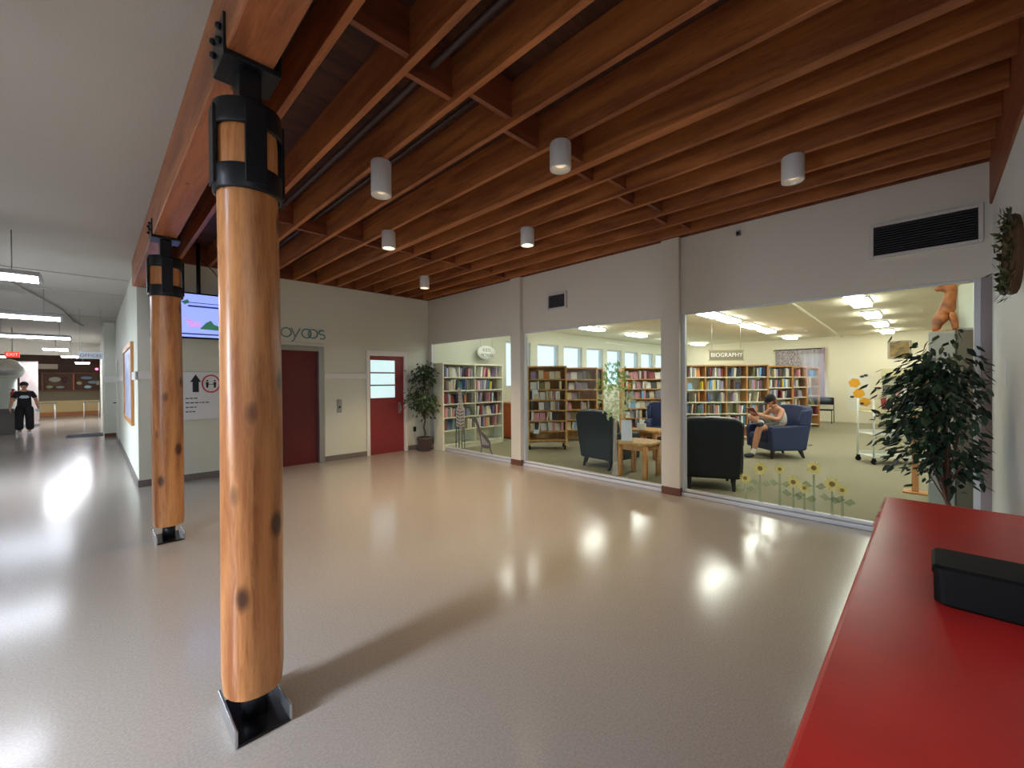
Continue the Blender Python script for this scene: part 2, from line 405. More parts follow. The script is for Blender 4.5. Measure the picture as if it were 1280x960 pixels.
# ------------------------------------------------------------------ timber: beams and joists
bm_ = MB().box(0.41, -1.2, 2.95, 0.595, FARY - 0.01, 3.70)
tag(bm_.build('beam_1', M_BEAM, None, bevel=0.01), 'long orange timber beam carried by the two log posts', 'beam', kind='structure')
tag(MB().box(0.6, -0.60, 3.03, WINX + 0.1, -0.36, 3.69).build('beam_2', M_BEAMX, None, bevel=0.01), 'brown timber beam over the white wall by the counter', 'beam', kind='structure')
JX = [0.94, 1.342, 1.742, 2.179, 2.616, 3.066, 3.406, 3.783, 4.178, 4.58, 4.98, 5.38]
blocks = {}
for i in range(len(JX) - 1):
    blocks[i] = [2.16 + 0.13 * (i % 2), 5.55 - 0.1 * (i % 2)]
for i, jx in enumerate(JX):
    hw = 0.045 if i == 5 else 0.023
    j = MB().box(jx - hw, -0.36, JZ, jx + hw, FARY - 0.006, 3.698).build('trim_%d' % (20 + i), M_JOIST, None, bevel=0.004)
    tag(j, '%s ceiling joist counted from the log posts' % ORD[i] + (', the thick doubled one' if i == 5 else ''), 'joist', 'ceiling joists over the lobby', 'structure')
    if i < len(JX) - 1:
        nx = JX[i + 1] - (0.045 if i + 1 == 5 else 0.023)
        for y in blocks[i]:
            MB().box(jx + hw, y - 0.02, JZ + 0.03, nx, y + 0.02, 3.698).build('blocking', M_BEAMX, j)
struct('trim_40', MB().box(0.6, FARY - 0.004, JZ, WINX + 0.1, FARY + 0.2, 3.70).box(WINX, -0.36, JZ, WINX + 0.12, FARY - 0.004, 3.70), M_BEAMX, 'brown rim boards closing the joist ends above the walls', 'trim')
# conduits among the joists
M_PIPE = mat('dark_conduit', (74, 62, 56), 0.5, 0.3)
tag(MB().tube([(1.56, -0.3, 3.56), (1.56, 8.2, 3.56)], 0.022, 10).build('conduit_pipe', M_PIPE), 'dark conduit running between second and third joists', 'pipe')
tag(MB().tube([(1.98, 2.3, 3.58), (1.98, 8.2, 3.58)], 0.016, 10).build('conduit_pipe', M_PIPE), 'thin dark conduit beside the can light over the posts', 'pipe')

# ------------------------------------------------------------------ doors
t = sthing('door_1', 'red door with a three row window and white frame', 'door', (4.455, FARY, 0))
MB().box(-0.475, -0.035, 0, -0.405, 0.2, 2.19).box(0.405, -0.035, 0, 0.475, 0.2, 2.19).box(-0.405, -0.035, 2.09, 0.405, 0.2, 2.19).build('door_frame', M_WHITE, t, bevel=0.006)
d = MB().box(-0.4, 0.02, 0.001, 0.4, 0.065, 1.19).box(-0.4, 0.02, 1.99, 0.4, 0.065, 2.085).box(-0.4, 0.02, 1.19, -0.37, 0.065, 1.99).box(0.2, 0.02, 1.19, 0.4, 0.065, 1.99)
dp = d.build('door_panel', M_DOOR, t)
mb = MB().box(-0.37, 0.015, 1.445, 0.2, 0.06, 1.472).box(-0.37, 0.015, 1.71, 0.2, 0.06, 1.737)
mb.build('muntin', M_DOOR, t)
M_FROST = mat('frosted_daylit_glass', (214, 236, 238), 0.25, emit=(196, 228, 232), estr=0.75, var=0.08, vscale=5)
MB().box(-0.37, 0.035, 1.19, 0.2, 0.045, 1.99).build('window_pane', M_FROST, t)
h = MB().box(0.27, 0.005, 0.84, 0.32, 0.02, 1.08).tube([(0.295, 0.0, 1.02), (0.295, -0.045, 1.02), (0.295, -0.05, 0.98), (0.295, -0.05, 0.90), (0.295, 0.0, 0.87)], 0.011)
h.build('door_handle', M_STEEL, t)
t = sthing('door_2', 'dark red lift door in a steel frame', 'door', (2.555, FARY, 0))
MB().box(-0.575, -0.03, 0, -0.475, 0.2, 2.2).box(0.475, -0.03, 0, 0.575, 0.2, 2.2).box(-0.475, -0.03, 2.12, 0.475, 0.2, 2.2).build('door_frame', M_STEEL, t, bevel=0.006)
MB().box(-0.475, 0.06, 0, 0.475, 0.1, 2.12).build('door_panel', M_LIFT, t)
t = thing('call_button', 'small steel lift call plate beside the dark red lift door', 'button', (3.42, FARY, 1.06))
MB().box(-0.05, -0.012, -0.13, 0.05, 0, 0.13).build('plate', M_STEEL, t, bevel=0.004)
MB().lathe([(0.018, 0), (0.018, 0.012)], 16, M=Matrix.Translation((0, -0.012, -0.02)) @ Euler((PI / 2, 0, 0)).to_matrix().to_4x4()).build('button', M_BLACK, t)
t = sthing('door_3', 'pale corridor door with lever near the return', 'door', (0.46, 15.7, 0))
MB().box(-0.02, -0.5, 0, 0.0, -0.44, 2.15).box(-0.02, 0.44, 0, 0.0, 0.5, 2.15).box(-0.02, -0.44, 2.09, 0.0, 0.44, 2.15).build('door_frame', M_WHITE, t)
MB().box(-0.012, -0.44, 0.01, 0.0, 0.44, 2.09).build('door_panel', M_WALL, t)
MB().tube([(-0.012, 0.36, 1.0), (-0.07, 0.36, 1.0), (-0.07, 0.2, 1.0)], 0.014).build('door_handle', M_BLACK, t)

# ------------------------------------------------------------------ lamps
M_CAN = mat('white_can_enamel', (226, 224, 224), 0.45)
M_BULB = mat('warm_bulb_lit', (255, 240, 214), 0.5, emit=(255, 232, 196), estr=9.0)
M_CANIN = mat('can_reflector', (210, 206, 200), 0.3, 0.3)
CANS = [(1.745, 3.30, 3.11, 0, 'above the log posts'), (2.616, 2.06, 3.19, 0, 'over the middle of the lobby'), (2.616, 4.77, 3.19, 1, 'in line with the lift'), (3.783, 3.50, 3.19, 1, 'over the beige pilasters'), (4.178, 6.36, 3.19, 1, 'above the red door'), (4.178, 0.82, 3.19, 0, 'over the sunflower pane')]
for x, y, z, lit, where in CANS:
    t = thing('can_light', 'white cylinder ceiling light hanging %s' % where, 'ceiling light', (x, y, z), 0, 'white can lights under the joists')
    hgt = JZ - z - 0.002
    MB().lathe([(0.072, 0.0), (0.082, 0.0), (0.084, 0.01), (0.084, hgt - 0.012), (0.078, hgt)], 28, caps=False).lathe([(0.001, hgt), (0.078, hgt)], 28, caps=False).build('housing', M_CAN, t)
    MB().lathe([(0.074, 0.002), (0.062, 0.06), (0.05, 0.09)], 24, caps=False).build('reflector', M_CANIN, t)
    MB().lathe([(0.001, 0.03), (0.035, 0.032), (0.052, 0.045), (0.056, 0.07), (0.001, 0.09)], 20, caps=False).build('bulb', M_BULB if lit else mat('warm_bulb_dim', (236, 226, 208), 0.5, emit=(255, 232, 196), estr=0.5), t)
    l = bpy.data.lights.new('can_spot', 'SPOT'); l.energy = SPOT_W * (2.7 if lit else 0.5); l.spot_size = math.radians(95); l.spot_blend = 0.6; l.color = (1.0, 0.74, 0.42); l.shadow_soft_size = 0.05
    o = bpy.data.objects.new('can_spot', l); COL.objects.link(o); o.parent = t; o.location = (0, 0, -0.012)
# corridor tube fixtures
M_TUBE = mat('fluorescent_tube_lit', (255, 255, 255), 0.5, emit=(236, 242, 255), estr=TUBE_W)
M_FIXT = mat('fixture_white', (206, 208, 216), 0.5)
for k, (y, x0, x1) in enumerate(((2.30, -1.9, -0.42), (7.45, -1.9, -0.43), (11.7, -1.9, -0.42), (16.5, -1.85, -0.42), (-2.4, -1.9, -0.42))):
    t = thing('tube_light', 'suspended corridor tube light, %s' % ('above the photographer', 'first before the ceiling ridge', 'second along the corridor', 'third along the corridor', 'behind the photographer')[k], 'ceiling light', ((x0 + x1) / 2, y, 2.75), 0, 'corridor tube lights')
    L = (x1 - x0) / 2
    MB().prism([(-0.13, 0.03), (0.13, 0.03), (0.07, 0.09), (-0.07, 0.09)], -L, L, 'yz').build('housing', M_FIXT, t)
    for s in (-0.065, 0.065):
        MB().tube([(-L + 0.02, s, 0.0), (L - 0.02, s, 0.0)], 0.022, 10).build('tube', M_TUBE, t)
    for s in (-1, 1): MB().box(s * L - 0.012, -0.12, -0.02, s * L + 0.012, 0.12, 0.06).build('end_cap', M_FIXT, t)
    for s in (-0.7, 0.7): MB().tube([(s * L, 0, 0.09), (s * L, 0, 0.55)], 0.006, 6).build('hanger_rod', M_STEEL, t)
M_LAMPLIT = mat('corridor_lamp_lit', (255, 255, 255), 0.5, emit=(246, 248, 255), estr=45.0)
M_PANELLIT = mat('ceiling_panel_lit', (255, 255, 250), 0.5, emit=(255, 250, 236), estr=LIB_W)
for k, (x, y, z) in enumerate(((-0.96, 22.4, 2.75), (-0.62, 24.0, 2.57), (-0.32, 25.3, 2.38), (-2.45, 24.2, 2.52))):
    t = thing('ceiling_lamp', 'small bright lamp hanging far along the corridor, %s from the sign' % ORD[k], 'ceiling light', (x, y, z), 0, 'far corridor ceiling lamps')
    MB().box(-0.3 + 0.05 * k, -0.2, 0, 0.3 - 0.05 * k, 0.2, 0.05).build('diffuser', M_LAMPLIT, t, bevel=0.01)
    MB().box(-0.33 + 0.05 * k, -0.22, 0.05, 0.33 - 0.05 * k, 0.22, 0.075).build('housing', M_FIXT, t)
    MB().tube([(0, 0, 0.07), (0, 0, 3.3 - z)], 0.012, 6).build('hanger_rod', M_STEEL, t)
rows = [(3.47, 'the biography sign', (9.75, 10.95, 12.7, 14.3, 17.2)), (0.95, 'the honeycomb poster', (9.0, 10.4, 12.6, 14.9, 17.4, 6.2)), (6.7, 'the high windows', (6.9, 9.9, 12.4, 15.0, 17.4)), (-1.8, 'the hidden aisle', (8.0, 11.0, 14.0))]  # honeycomb row: final fixture is unseen, added to brighten the white board
for y, nm, xs in rows:
    for k, x in enumerate(xs):
        t = thing('library_light', 'bright ceiling fixture of the reading room, %s of the row toward %s' % (ORD[k], nm), 'ceiling light', (x, y, 2.945), 0, 'reading room ceiling fixtures')
        MB().box(-0.45, -0.14, 0, 0.45, 0.14, 0.055).build('diffuser', M_PANELLIT, t, bevel=0.015)
        MB().box(-0.47, -0.155, 0.055, 0.47, 0.155, 0.084).build('housing', M_FIXT, t)
tag(MB().tube([(8.6, 1.84, 2.98), (18.5, 2.2, 2.98)], 0.03, 8).build('sprinkler_pipe', M_LIBCEIL), 'cream pipe along the reading room ceiling', 'pipe')
tag(MB().tube([(-1.2, 9.5, 3.27), (-0.5, 14.5, 3.27), (-0.38, 17.0, 3.27), (-0.2, 18.0, 3.27)], 0.02, 8).build('conduit_pipe', M_CEIL), 'pale conduit along the corridor ceiling', 'pipe')

# ------------------------------------------------------------------ log posts
def make_post(label):
    t = thing('log_post', label, 'post', (0, 0, 0), 0, 'log posts under the beam')
    prof = [(0.112, 0.135), (0.124, 0.15)]
    n = 26
    mb = MB()
    rng = random.Random(3)
    vs = []; fs = []; rings = 34
    for i in range(rings):
        z = 0.14 + (2.70 - 0.14) * i / (rings - 1)
        for k in range(n):
            a = 2 * PI * k / n
            r = 0.1225 + 0.0022 * math.sin(3 * a + z * 1.7) + 0.0016 * math.sin(5 * a - z * 2.9 + 1) + 0.002 * math.sin(z * 2.2)
            if i == 0 or i == rings - 1: r -= 0.006
            vs.append((r * math.cos(a), r * math.sin(a), z))
    for i in range(rings - 1):
        for k in range(n): fs.append((i * n + k, i * n + (k + 1) % n, (i + 1) * n + (k + 1) % n, (i + 1) * n + k))
    mb.add(vs, fs, 0, True); mb.add([vs[k] for k in range(n)], [tuple(reversed(range(n)))]); mb.add(vs[-n:], [tuple(range(n))])
    mb.build('log', M_LOG, t)
    for z in (2.375, 2.655):
        MB().lathe([(0.124, z), (0.136, z), (0.138, z + 0.006), (0.138, z + 0.099), (0.136, z + 0.105), (0.124, z + 0.105)], 32, caps=False).build('collar_band', M_BLACK, t)
    for q in range(4):
        a = PI / 4 + q * PI / 2 + PI / 4
        s = MB().box(0.126, -0.042, 2.40, 0.142, 0.042, 2.735, M=Matrix.Rotation(a, 4, 'Z'))
        s.build('collar_strap', M_BLACK, t, bevel=0.003)
    br = MB().box(-0.045, -0.06, 2.70, 0.045, 0.06, 2.94).lathe([(0.13, 2.70), (0.13, 2.745), (0.06, 2.765)], 28)
    br.build('neck', M_BLACK, t, bevel=0.006)
    sd = MB().box(-0.108, -0.11, 2.925, 0.108, 0.11, 2.949).box(-0.112, -0.11, 2.925, -0.1, 0.11, 3.10).box(0.1, -0.11, 2.925, 0.112, 0.11, 3.10)
    sd.build('saddle', M_BLACK, t, bevel=0.003)
    for (y, z) in ((-0.06, 3.0), (0.06, 3.0), (-0.06, 3.06), (0.06, 3.06)):
        MB().lathe([(0.014, 0), (0.014, 0.012), (0.008, 0.02)], 8, M=Matrix.Translation((-0.112, y, z)) @ Euler((0, -PI / 2, 0)).to_matrix().to_4x4()).build('bolt', M_BLACK, t)
    MB().lathe([(0.052, 0.012), (0.052, 0.14)], 20).build('pipe_stub', M_BLACK, t)
    MB().box(-0.105, -0.17, 0, 0.105, 0.17, 0.014).build('base_plate', mat('polished_base_steel', (60, 62, 66), 0.22, 0.9), t, bevel=0.003)
    for s in (-1, 1):
        MB().box(s * 0.105 - 0.006, -0.17, 0.0, s * 0.105 + 0.006, 0.17, 0.075).build('base_flange', mat('bright_flange_steel', (196, 198, 202), 0.25, 0.9), t, bevel=0.003)
    return t


p1 = make_post('tall log post with black collar, in front of the other')
p1.location = (0.512, 2.215, 0)
p2 = copy_tree(p1); p2.location = (0.512, 5.33, 0); p2['label'] = 'log post standing nearer to the television and the corridor'

# ================================================================== LOBBY THINGS
M_REDTOP = mat('counter_red_laminate', (214, 50, 45), 0.33, spec=0.5, var=0.12, vscale=5, bump=0.03, bscale=30)
M_WORN_GLARE = mat('worn_glare_counter_edge', (206, 176, 160), 0.5, var=0.35, vscale=18, rgb2=(176, 60, 56))  # pale counter rim: worn edge plus edge glare painted into its colour
M_COUNTERBODY = mat('counter_body_red', (140, 34, 34), 0.5)
t = thing('counter', 'long red topped counter along the white wall', 'counter', (1.7, -0.09, 0))
MB().box(-1.27, -0.276, 0.855, 1.29, 0.262, 0.90).build('worktop', M_REDTOP, t, bevel=0.012, seg=3)
MB().tube([(1.28, -0.27, 0.893), (1.286, 0.24, 0.893), (1.27, 0.258, 0.893), (0.7, 0.262, 0.893)], 0.0075, 8).build('worn_glare_edge', M_WORN_GLARE, t)
MB().box(-1.24, -0.27, 0.06, 1.26, 0.235, 0.855).build('body', M_COUNTERBODY, t, bevel=0.006)
MB().box(-1.22, -0.25, 0.0, 1.24, 0.2, 0.06).build('plinth', M_PLASTIC, t)
def rrect(hx, hy, r):
    out = []
    for cx, cy, a0 in ((hx - r, hy - r, 0), (-hx + r, hy - r, PI / 2), (-hx + r, -hy + r, PI), (hx - r, -hy + r, 1.5 * PI)):
        for k in range(5): a = a0 + k * PI / 8; out.append((cx + r * math.cos(a), cy + r * math.sin(a)))
    return out
t = thing('black_box', 'lidded black plastic box standing on the red counter', 'box', (1.735, -0.138, 0.90))
def rstack(prof):
    m_ = 20; vs = [(x, y, z) for pl, z in prof for x, y in pl]; q = len(prof) - 1
    return MB().add(vs, [(i * m_ + k, i * m_ + (k + 1) % m_, (i + 1) * m_ + (k + 1) % m_, (i + 1) * m_ + k) for i in range(q) for k in range(m_)] + [tuple(reversed(range(m_))), tuple(q * m_ + k for k in range(m_))])
rstack([(rrect(0.078, 0.122, 0.025), 0.0), (rrect(0.086, 0.131, 0.022), 0.008), (rrect(0.088, 0.133, 0.02), 0.088)]).build('body', M_PLASTIC, t)
rstack([(rrect(0.091, 0.136, 0.02), 0.088), (rrect(0.091, 0.136, 0.02), 0.104), (rrect(0.084, 0.129, 0.018), 0.112)]).build('lid', M_PLASTIC, t)

# ficus plants
def ficus(name, label, loc, trunk_h, top_h, rad, nleaf, lsz, seed, potr, poth, lim, lean=0.0, leafcol=((46, 74, 44), (24, 44, 28))):
    rng = random.Random(seed)
    t = thing(name, label, 'plant', loc)
    M_POT = mat('pot_grey_brown', (96, 82, 78), 0.6)
    MB().lathe([(potr * 0.72, 0), (potr * 0.8, 0.01), (potr, poth - 0.04), (potr * 1.06, poth - 0.035), (potr * 1.06, poth), (potr * 0.95, poth), (potr * 0.93, poth - 0.03)], 28, caps=False).lathe([(0.001, 0.002), (potr * 0.72, 0.0)], 28, caps=False).build('pot', M_POT, t)
    MB().lathe([(0.001, poth - 0.02), (potr * 0.6, poth - 0.022), (potr * 0.94, poth - 0.03)], 24, caps=False).build('soil', mat('dark_soil', (48, 38, 32), 0.95, bump=0.4, bscale=60), t)
    M_TR = mat('ficus_bark', (112, 74, 60), 0.8, var=0.3, vscale=20)
    tr = MB()
    pts = [(lean * (i / 7) ** 2 + 0.012 * math.sin(i * 1.4), 0.012 * math.cos(i * 1.9), poth - 0.04 + (trunk_h - poth) * i / 7) for i in range(8)]
    tr.tube(pts, [0.021 - 0.0012 * i for i in range(8)], 8)
    cz = (trunk_h + top_h) / 2; hz = (top_h - trunk_h) / 2 + 0.12
    tips = []
    for k in range(26):
        a = rng.uniform(0, 2 * PI); u = rng.uniform(-0.75, 0.95); q = rng.uniform(0.55, 0.9)
        ex = rad * q * math.sqrt(max(0.05, 1 - u * u)); e = Vector((lean + ex * math.cos(a), ex * math.sin(a), cz + u * hz * 0.9))
        e.x = min(e.x, lim[0] - loc[0] - 0.12); e.y = max(lim[2] - loc[1] + 0.1, min(e.y, lim[1] - loc[1] - 0.1))
        s = Vector(pts[rng.randrange(5, 8)]); mid = (s + e) / 2 + Vector((0, 0, 0.06))
        tr.tube([s, mid, e], [0.006, 0.004, 0.002], 5); tips.append(e)
    tr.build('trunk', M_TR, t)
    lv = MB()
    for k in range(nleaf):
        c = tips[rng.randrange(len(tips))] + Vector((rng.gauss(0, rad * 0.2), rng.gauss(0, rad * 0.2), rng.gauss(0, hz * 0.17)))
        if rng.random() < 0.015: c += Vector((rng.gauss(0, rad * 0.3), rng.gauss(0, rad * 0.3), rng.gauss(0, hz * 0.15)))
        if c.x + loc[0] > lim[0] - 0.07 or c.y + loc[1] > lim[1] - 0.07 or c.y + loc[1] < lim[2] + 0.07 or (c - Vector((lean, 0, cz))).length > 1.5 * max(rad, hz): continue
        d = Vector((c.x - lean, c.y, 0)); d = d.normalized() if d.length > 1e-3 else Vector((1, 0, 0))
        d = (d + Vector((rng.gauss(0, .5), rng.gauss(0, .5), -0.75 + rng.gauss(0, 0.45)))).normalized()
        s = d.cross(Vector((rng.gauss(0, 0.5), rng.gauss(0, 0.5), 1))).normalized(); nn = s.cross(d)
        L = lsz * rng.uniform(0.7, 1.25); W = L * 0.24
        vs = [c, c + d * L * .35 + s * W - nn * W * .3, c + d * L * .35 - s * W - nn * W * .3, c + d * L * .7 + s * W * .7 - nn * W * .2 - Vector((0, 0, L * .04)), c + d * L * .7 - s * W * .7 - nn * W * .2 - Vector((0, 0, L * .04)), c + d * L - Vector((0, 0, L * .12)), c + d * L * .4, c + d * L * .72 - Vector((0, 0, L * .03))]
        lv.add(vs, [(0, 6, 1), (0, 2, 6), (1, 6, 7, 3), (2, 4, 7, 6), (3, 7, 5), (4, 5, 7)], 0 if rng.random() < 0.6 else 1, True)
    lv.build('foliage', [mat('ficus_leaf_%d' % leafcol[0][0], leafcol[0], 0.42), mat('ficus_leaf_dark_%d' % leafcol[1][0], leafcol[1], 0.42)], t, fix=False)
    return t


ficus('potted_ficus', 'small potted ficus beside the red door', (5.18, 7.93, 0), 0.85, 1.78, 0.36, 1100, 0.085, 4, 0.165, 0.30, (5.38, 8.2, -9), leafcol=((66, 92, 56), (38, 58, 38)))
ficus('potted_ficus', 'large dark ficus behind the red counter', (4.35, -0.08, 0), 0.78, 1.60, 0.33, 1750, 0.07, 9, 0.16, 0.34, (5.40, 99, -0.335), leafcol=((40, 66, 46), (22, 38, 28)))

# television on a ceiling pole
t = thing('television', 'wall television showing a pale blue slide, hung from a black pole', 'television', (1.18, 7.93, 2.56), math.radians(-3))
MB().box(-0.60, 0.0, -0.35, 0.60, 0.05, 0.35).build('casing', M_PLASTIC, t, bevel=0.008)
M_SCREEN = mat('screen_lavender', (150, 166, 240), 0.3, emit=(142, 160, 246), estr=0.9)
def em(name, rgb, s=0.8): return mat(name, rgb, 0.4, emit=rgb, estr=s)
MB().box(-0.575, -0.004, -0.325, 0.575, 0.001, 0.325).build('screen', M_SCREEN, t)
M_SD = em('slide_dark_blue', (40, 52, 110), 0.5); M_SG = em('slide_green', (56, 110, 84), 0.6); M_SP = em('slide_pink', (220, 130, 170), 0.8)
mb = MB().box(-0.16, -0.007, 0.13, 0.36, -0.003, 0.155).box(-0.2, -0.007, 0.19, 0.3, -0.003, 0.2).box(-0.5, -0.007, -0.29, 0.52, -0.003, -0.27)
mb.build('slide_text', M_SD, t)
mb = MB()
mb.prism([(-0.02, -0.2), (0.24, -0.21), (0.25, -0.15), (0.16, -0.12), (0.12, -0.06), (0.06, -0.1)], -0.007, -0.003)
mb.build('slide_picture', M_SG, t)
MB().prism([(-0.24, 0.2), (-0.16, 0.24), (-0.14, 0.19), (-0.2, 0.16)], -0.007, -0.003).build('slide_logo', M_SG, t)
mb = MB()
for k in range(4): mb.prism([(-0.2 + 0.02 * k, -0.06 - 0.035 * k), (0.0, -0.1 - 0.02 * k), (0.0, -0.108 - 0.02 * k), (-0.2 + 0.02 * k, -0.075 - 0.035 * k)], -0.007, -0.003)
mb.build('slide_stripe', M_SP, t)
MB().tube([(-0.02, 0.09, 0.0), (-0.02, 0.09, 1.135)], 0.028, 12).build('ceiling_pole', M_BLACK, t)
MB().box(-0.2, 0.05, -0.15, 0.16, 0.075, 0.15).box(-0.06, 0.075, -0.1, 0.02, 0.12, 0.1).build('mount_bracket', M_BLACK, t)
MB().tube([(0.25, 0.06, 0.35), (0.3, 0.1, 0.55), (0.16, 0.1, 0.75), (0.0, 0.1, 0.9)], 0.006, 6).build('cable', M_PLASTIC, t)

# floor arrow / distancing poster
t = thing('poster', 'white wall poster with black arrow and red ring around two figures', 'poster', (1.23, FARY, 1.33))
MB().box(-0.27, -0.036, -0.37, 0.27, -0.03, 0.37).build('sheet', mat('poster_white', (232, 236, 244), 0.5), t)
M_INK = mat('poster_ink', (34, 38, 52), 0.6); M_RING = mat('poster_red', (204, 52, 70), 0.6)
MB().prism([(-0.13, 0.06), (-0.05, 0.06), (-0.05, 0.22), (-0.02, 0.22), (-0.09, 0.34), (-0.16, 0.22), (-0.13, 0.22)], -0.039, -0.036).build('arrow', M_INK, t)
MB().tube([(0.11 + 0.115 * math.cos(a * PI / 16), -0.037, 0.19 + 0.135 * math.sin(a * PI / 16)) for a in range(32)], 0.011, 6, closed=True).build('ring', M_RING, t)
for x in (0.06, 0.16):
    mb = MB(); mb.ball((x, -0.037, 0.238), 0.013, sy=0.15)
    mb.prism([(x - 0.02, 0.215), (x + 0.02, 0.215), (x + 0.015, 0.17), (x + 0.012, 0.125), (x - 0.012, 0.125), (x - 0.015, 0.17)], -0.039, -0.036)
    mb.build('pictogram', M_INK, t)
MB().box(0.085, -0.039, 0.178, 0.135, -0.036, 0.184).prism([(0.13, 0.19), (0.145, 0.181), (0.13, 0.172)], -0.039, -0.036).prism([(0.09, 0.19), (0.075, 0.181), (0.09, 0.172)], -0.039, -0.036).build('double_arrow', M_INK, t)
rng = random.Random(5)
for r, wd in enumerate((0.16, 0.3, 0.12, 0.1)):
    x = -0.22; mb = MB()
    while x < -0.22 + wd:
        l = rng.uniform(0.02, 0.05); mb.box(x, -0.038, -0.045 - 0.07 * r, x + l, -0.036, -0.03 - 0.07 * r); x += l + 0.012
    mb.build('text_line', M_INK, t)

# lettering above the lift: thin overlapping letters
M_TEAL = mat('lettering_teal', (96, 146, 164), 0.5)
t = thing('wall_lettering', 'thin teal town name lettering above the lift', 'lettering', (2.2, FARY - 0.012, 2.44))
def ring(cx, cz, r, a0=0, a1=360): return [(cx + r * math.cos(math.radians(a)), 0, cz + r * math.sin(math.radians(a))) for a in range(a0, a1 + 1, 12)]
def s_shape(x): return [(x + 0.055 * math.cos(math.radians(a)) , 0, 0.036 + 0.042 * math.sin(math.radians(a))) for a in range(40, 271, 16)][:-1] + [(x + 0.055 * math.cos(math.radians(a)), 0, -0.042 + 0.042 * math.sin(math.radians(a))) for a in range(90, -141, -16)]
lx = [(-0.02, 'o'), (0.125, 's'), (0.27, 'o'), (0.43, 'y'), (0.62, 'o'), (0.735, 'o'), (0.90, 's')]
for x, ch in lx:
    mb = MB()
    if ch == 'o': mb.tube(ring(x, 0, 0.082)[:-1], 0.011, 6, closed=True)
    elif ch == 's': mb.tube(s_shape(x), 0.011, 6)
    else: mb.tube([(x - 0.075, 0, 0.085), (x - 0.005, 0, -0.075)], 0.0085, 6).tube([(x + 0.075, 0, 0.085), (x - 0.005, 0, -0.075), (x - 0.035, 0, -0.14), (x - 0.075, 0, -0.155)], 0.0085, 6)
    mb.build('letter', M_TEAL, t)
MB().box(0.0, 0.004, -0.176, 0.97, 0.01, -0.168).build('underline', mat('lettering_pale', (180, 190, 186), 0.5), t)

# wall vents and sensor of the glass front wall
M_GRILLE = mat('vent_grey', (118, 112, 118), 0.5); M_VDARK = mat('vent_dark', (36, 36, 40), 0.6); M_VFRAME = mat('vent_frame', (204, 196, 196), 0.5)
def vent(label, y0, y1, z0, z1, nsl, mback, msl, fr):
    t = thing('wall_vent', label, 'vent', (WINX, (y0 + y1) / 2, (z0 + z1) / 2)); hw = (y1 - y0) / 2; hh = (z1 - z0) / 2
    f = MB().box(-0.03, -hw, -hh, 0, -hw + fr, hh).box(-0.03, hw - fr, -hh, 0, hw, hh).box(-0.03, -hw + fr, -hh, 0, hw - fr, -hh + fr).box(-0.03, -hw + fr, hh - fr, 0, hw - fr, hh)
    f.build('frame', M_VFRAME, t, bevel=0.004)
    MB().box(-0.006, -hw + fr, -hh + fr, -0.001, hw - fr, hh - fr).build('backing', mback, t)
    s = MB()
    for k in range(nsl):
        z = -hh + fr + (k + 0.5) * (2 * hh - 2 * fr) / nsl
        s.add([(-0.026, -hw + fr, z - 0.006), (-0.026, hw - fr, z - 0.006), (-0.01, hw - fr, z + 0.008), (-0.01, -hw + fr, z + 0.008)], [(0, 1, 2, 3)])
    s.build('slat', msl, t)
vent('small grey vent above the middle glass pane', 4.21, 4.62, 2.72, 3.0, 9, M_VDARK, M_GRILLE, 0.035)
vent('long black vent high on the wall by the timber beam', -0.325, 0.43, 2.71, 3.05, 12, M_VDARK, mat('vent_black_slat', (44, 44, 48), 0.5), 0.03)
t = thing('wall_sensor', 'tiny dark sensor under the joists above the sunflower pane', 'sensor', (WINX, 1.63, 3.28))
MB().box(-0.03, -0.025, -0.03, 0, 0.025, 0.03).build('housing', M_GRILLE, t, bevel=0.008)
MB().ball((-0.03, 0, -0.005), 0.016).build('lens', M_PLASTIC, t)

# white wall: notice and wreath
t = tag(MB().box(-0.11, 0, -0.1, 0.11, 0.004, 0.1).build('notice_sheet', mat('paper_white', (236, 238, 248), 0.6)), 'white paper notice on the white wall behind the large ficus', 'notice')
t.location = (4.62, -0.376, 1.57)
t = thing('wreath', 'dark leafy wreath hanging high on the white wall', 'wreath', (3.66, -0.36, 2.22))
MB().tube([(0.2 * math.cos(a * PI / 12), 0.035, 0.2 * math.sin(a * PI / 12)) for a in range(24)], 0.025, 8, closed=True).build('ring', mat('twig_brown', (92, 64, 40), 0.8), t)
rng = random.Random(8); lv = MB()
for k in range(260):
    a = rng.uniform(0, 2 * PI); c = Vector((0.2 * math.cos(a), 0.04, 0.2 * math.sin(a))) + Vector((rng.gauss(0, .025), abs(rng.gauss(0, .015)), rng.gauss(0, .025)))
    d = Vector((rng.gauss(0, 1), rng.uniform(0, .8), rng.gauss(0, 1))).normalized(); s = d.cross(Vector((0, 1, 0.3))).normalized(); L = 0.06
    lv.add([c, c + d * L * .5 + s * L * .2, c + d * L, c + d * L * .5 - s * L * .2], [(0, 1, 2, 3)])
lv.build('foliage', mat('wreath_leaf', (74, 82, 48), 0.6), t, fix=False)

# outlet on far wall beside the small ficus
t = thing('wall_outlet', 'small dark outlet on the wall between red door and small ficus', 'outlet', (5.12, FARY, 0.46))
MB().box(-0.035, -0.01, -0.055, 0.035, 0, 0.055).build('plate', M_BLACK, t, bevel=0.004)
MB().box(-0.015, -0.014, 0.01, 0.015, -0.01, 0.035).box(-0.015, -0.014, -0.035, 0.015, -0.01, -0.01).build('socket', M_PLASTIC, t)

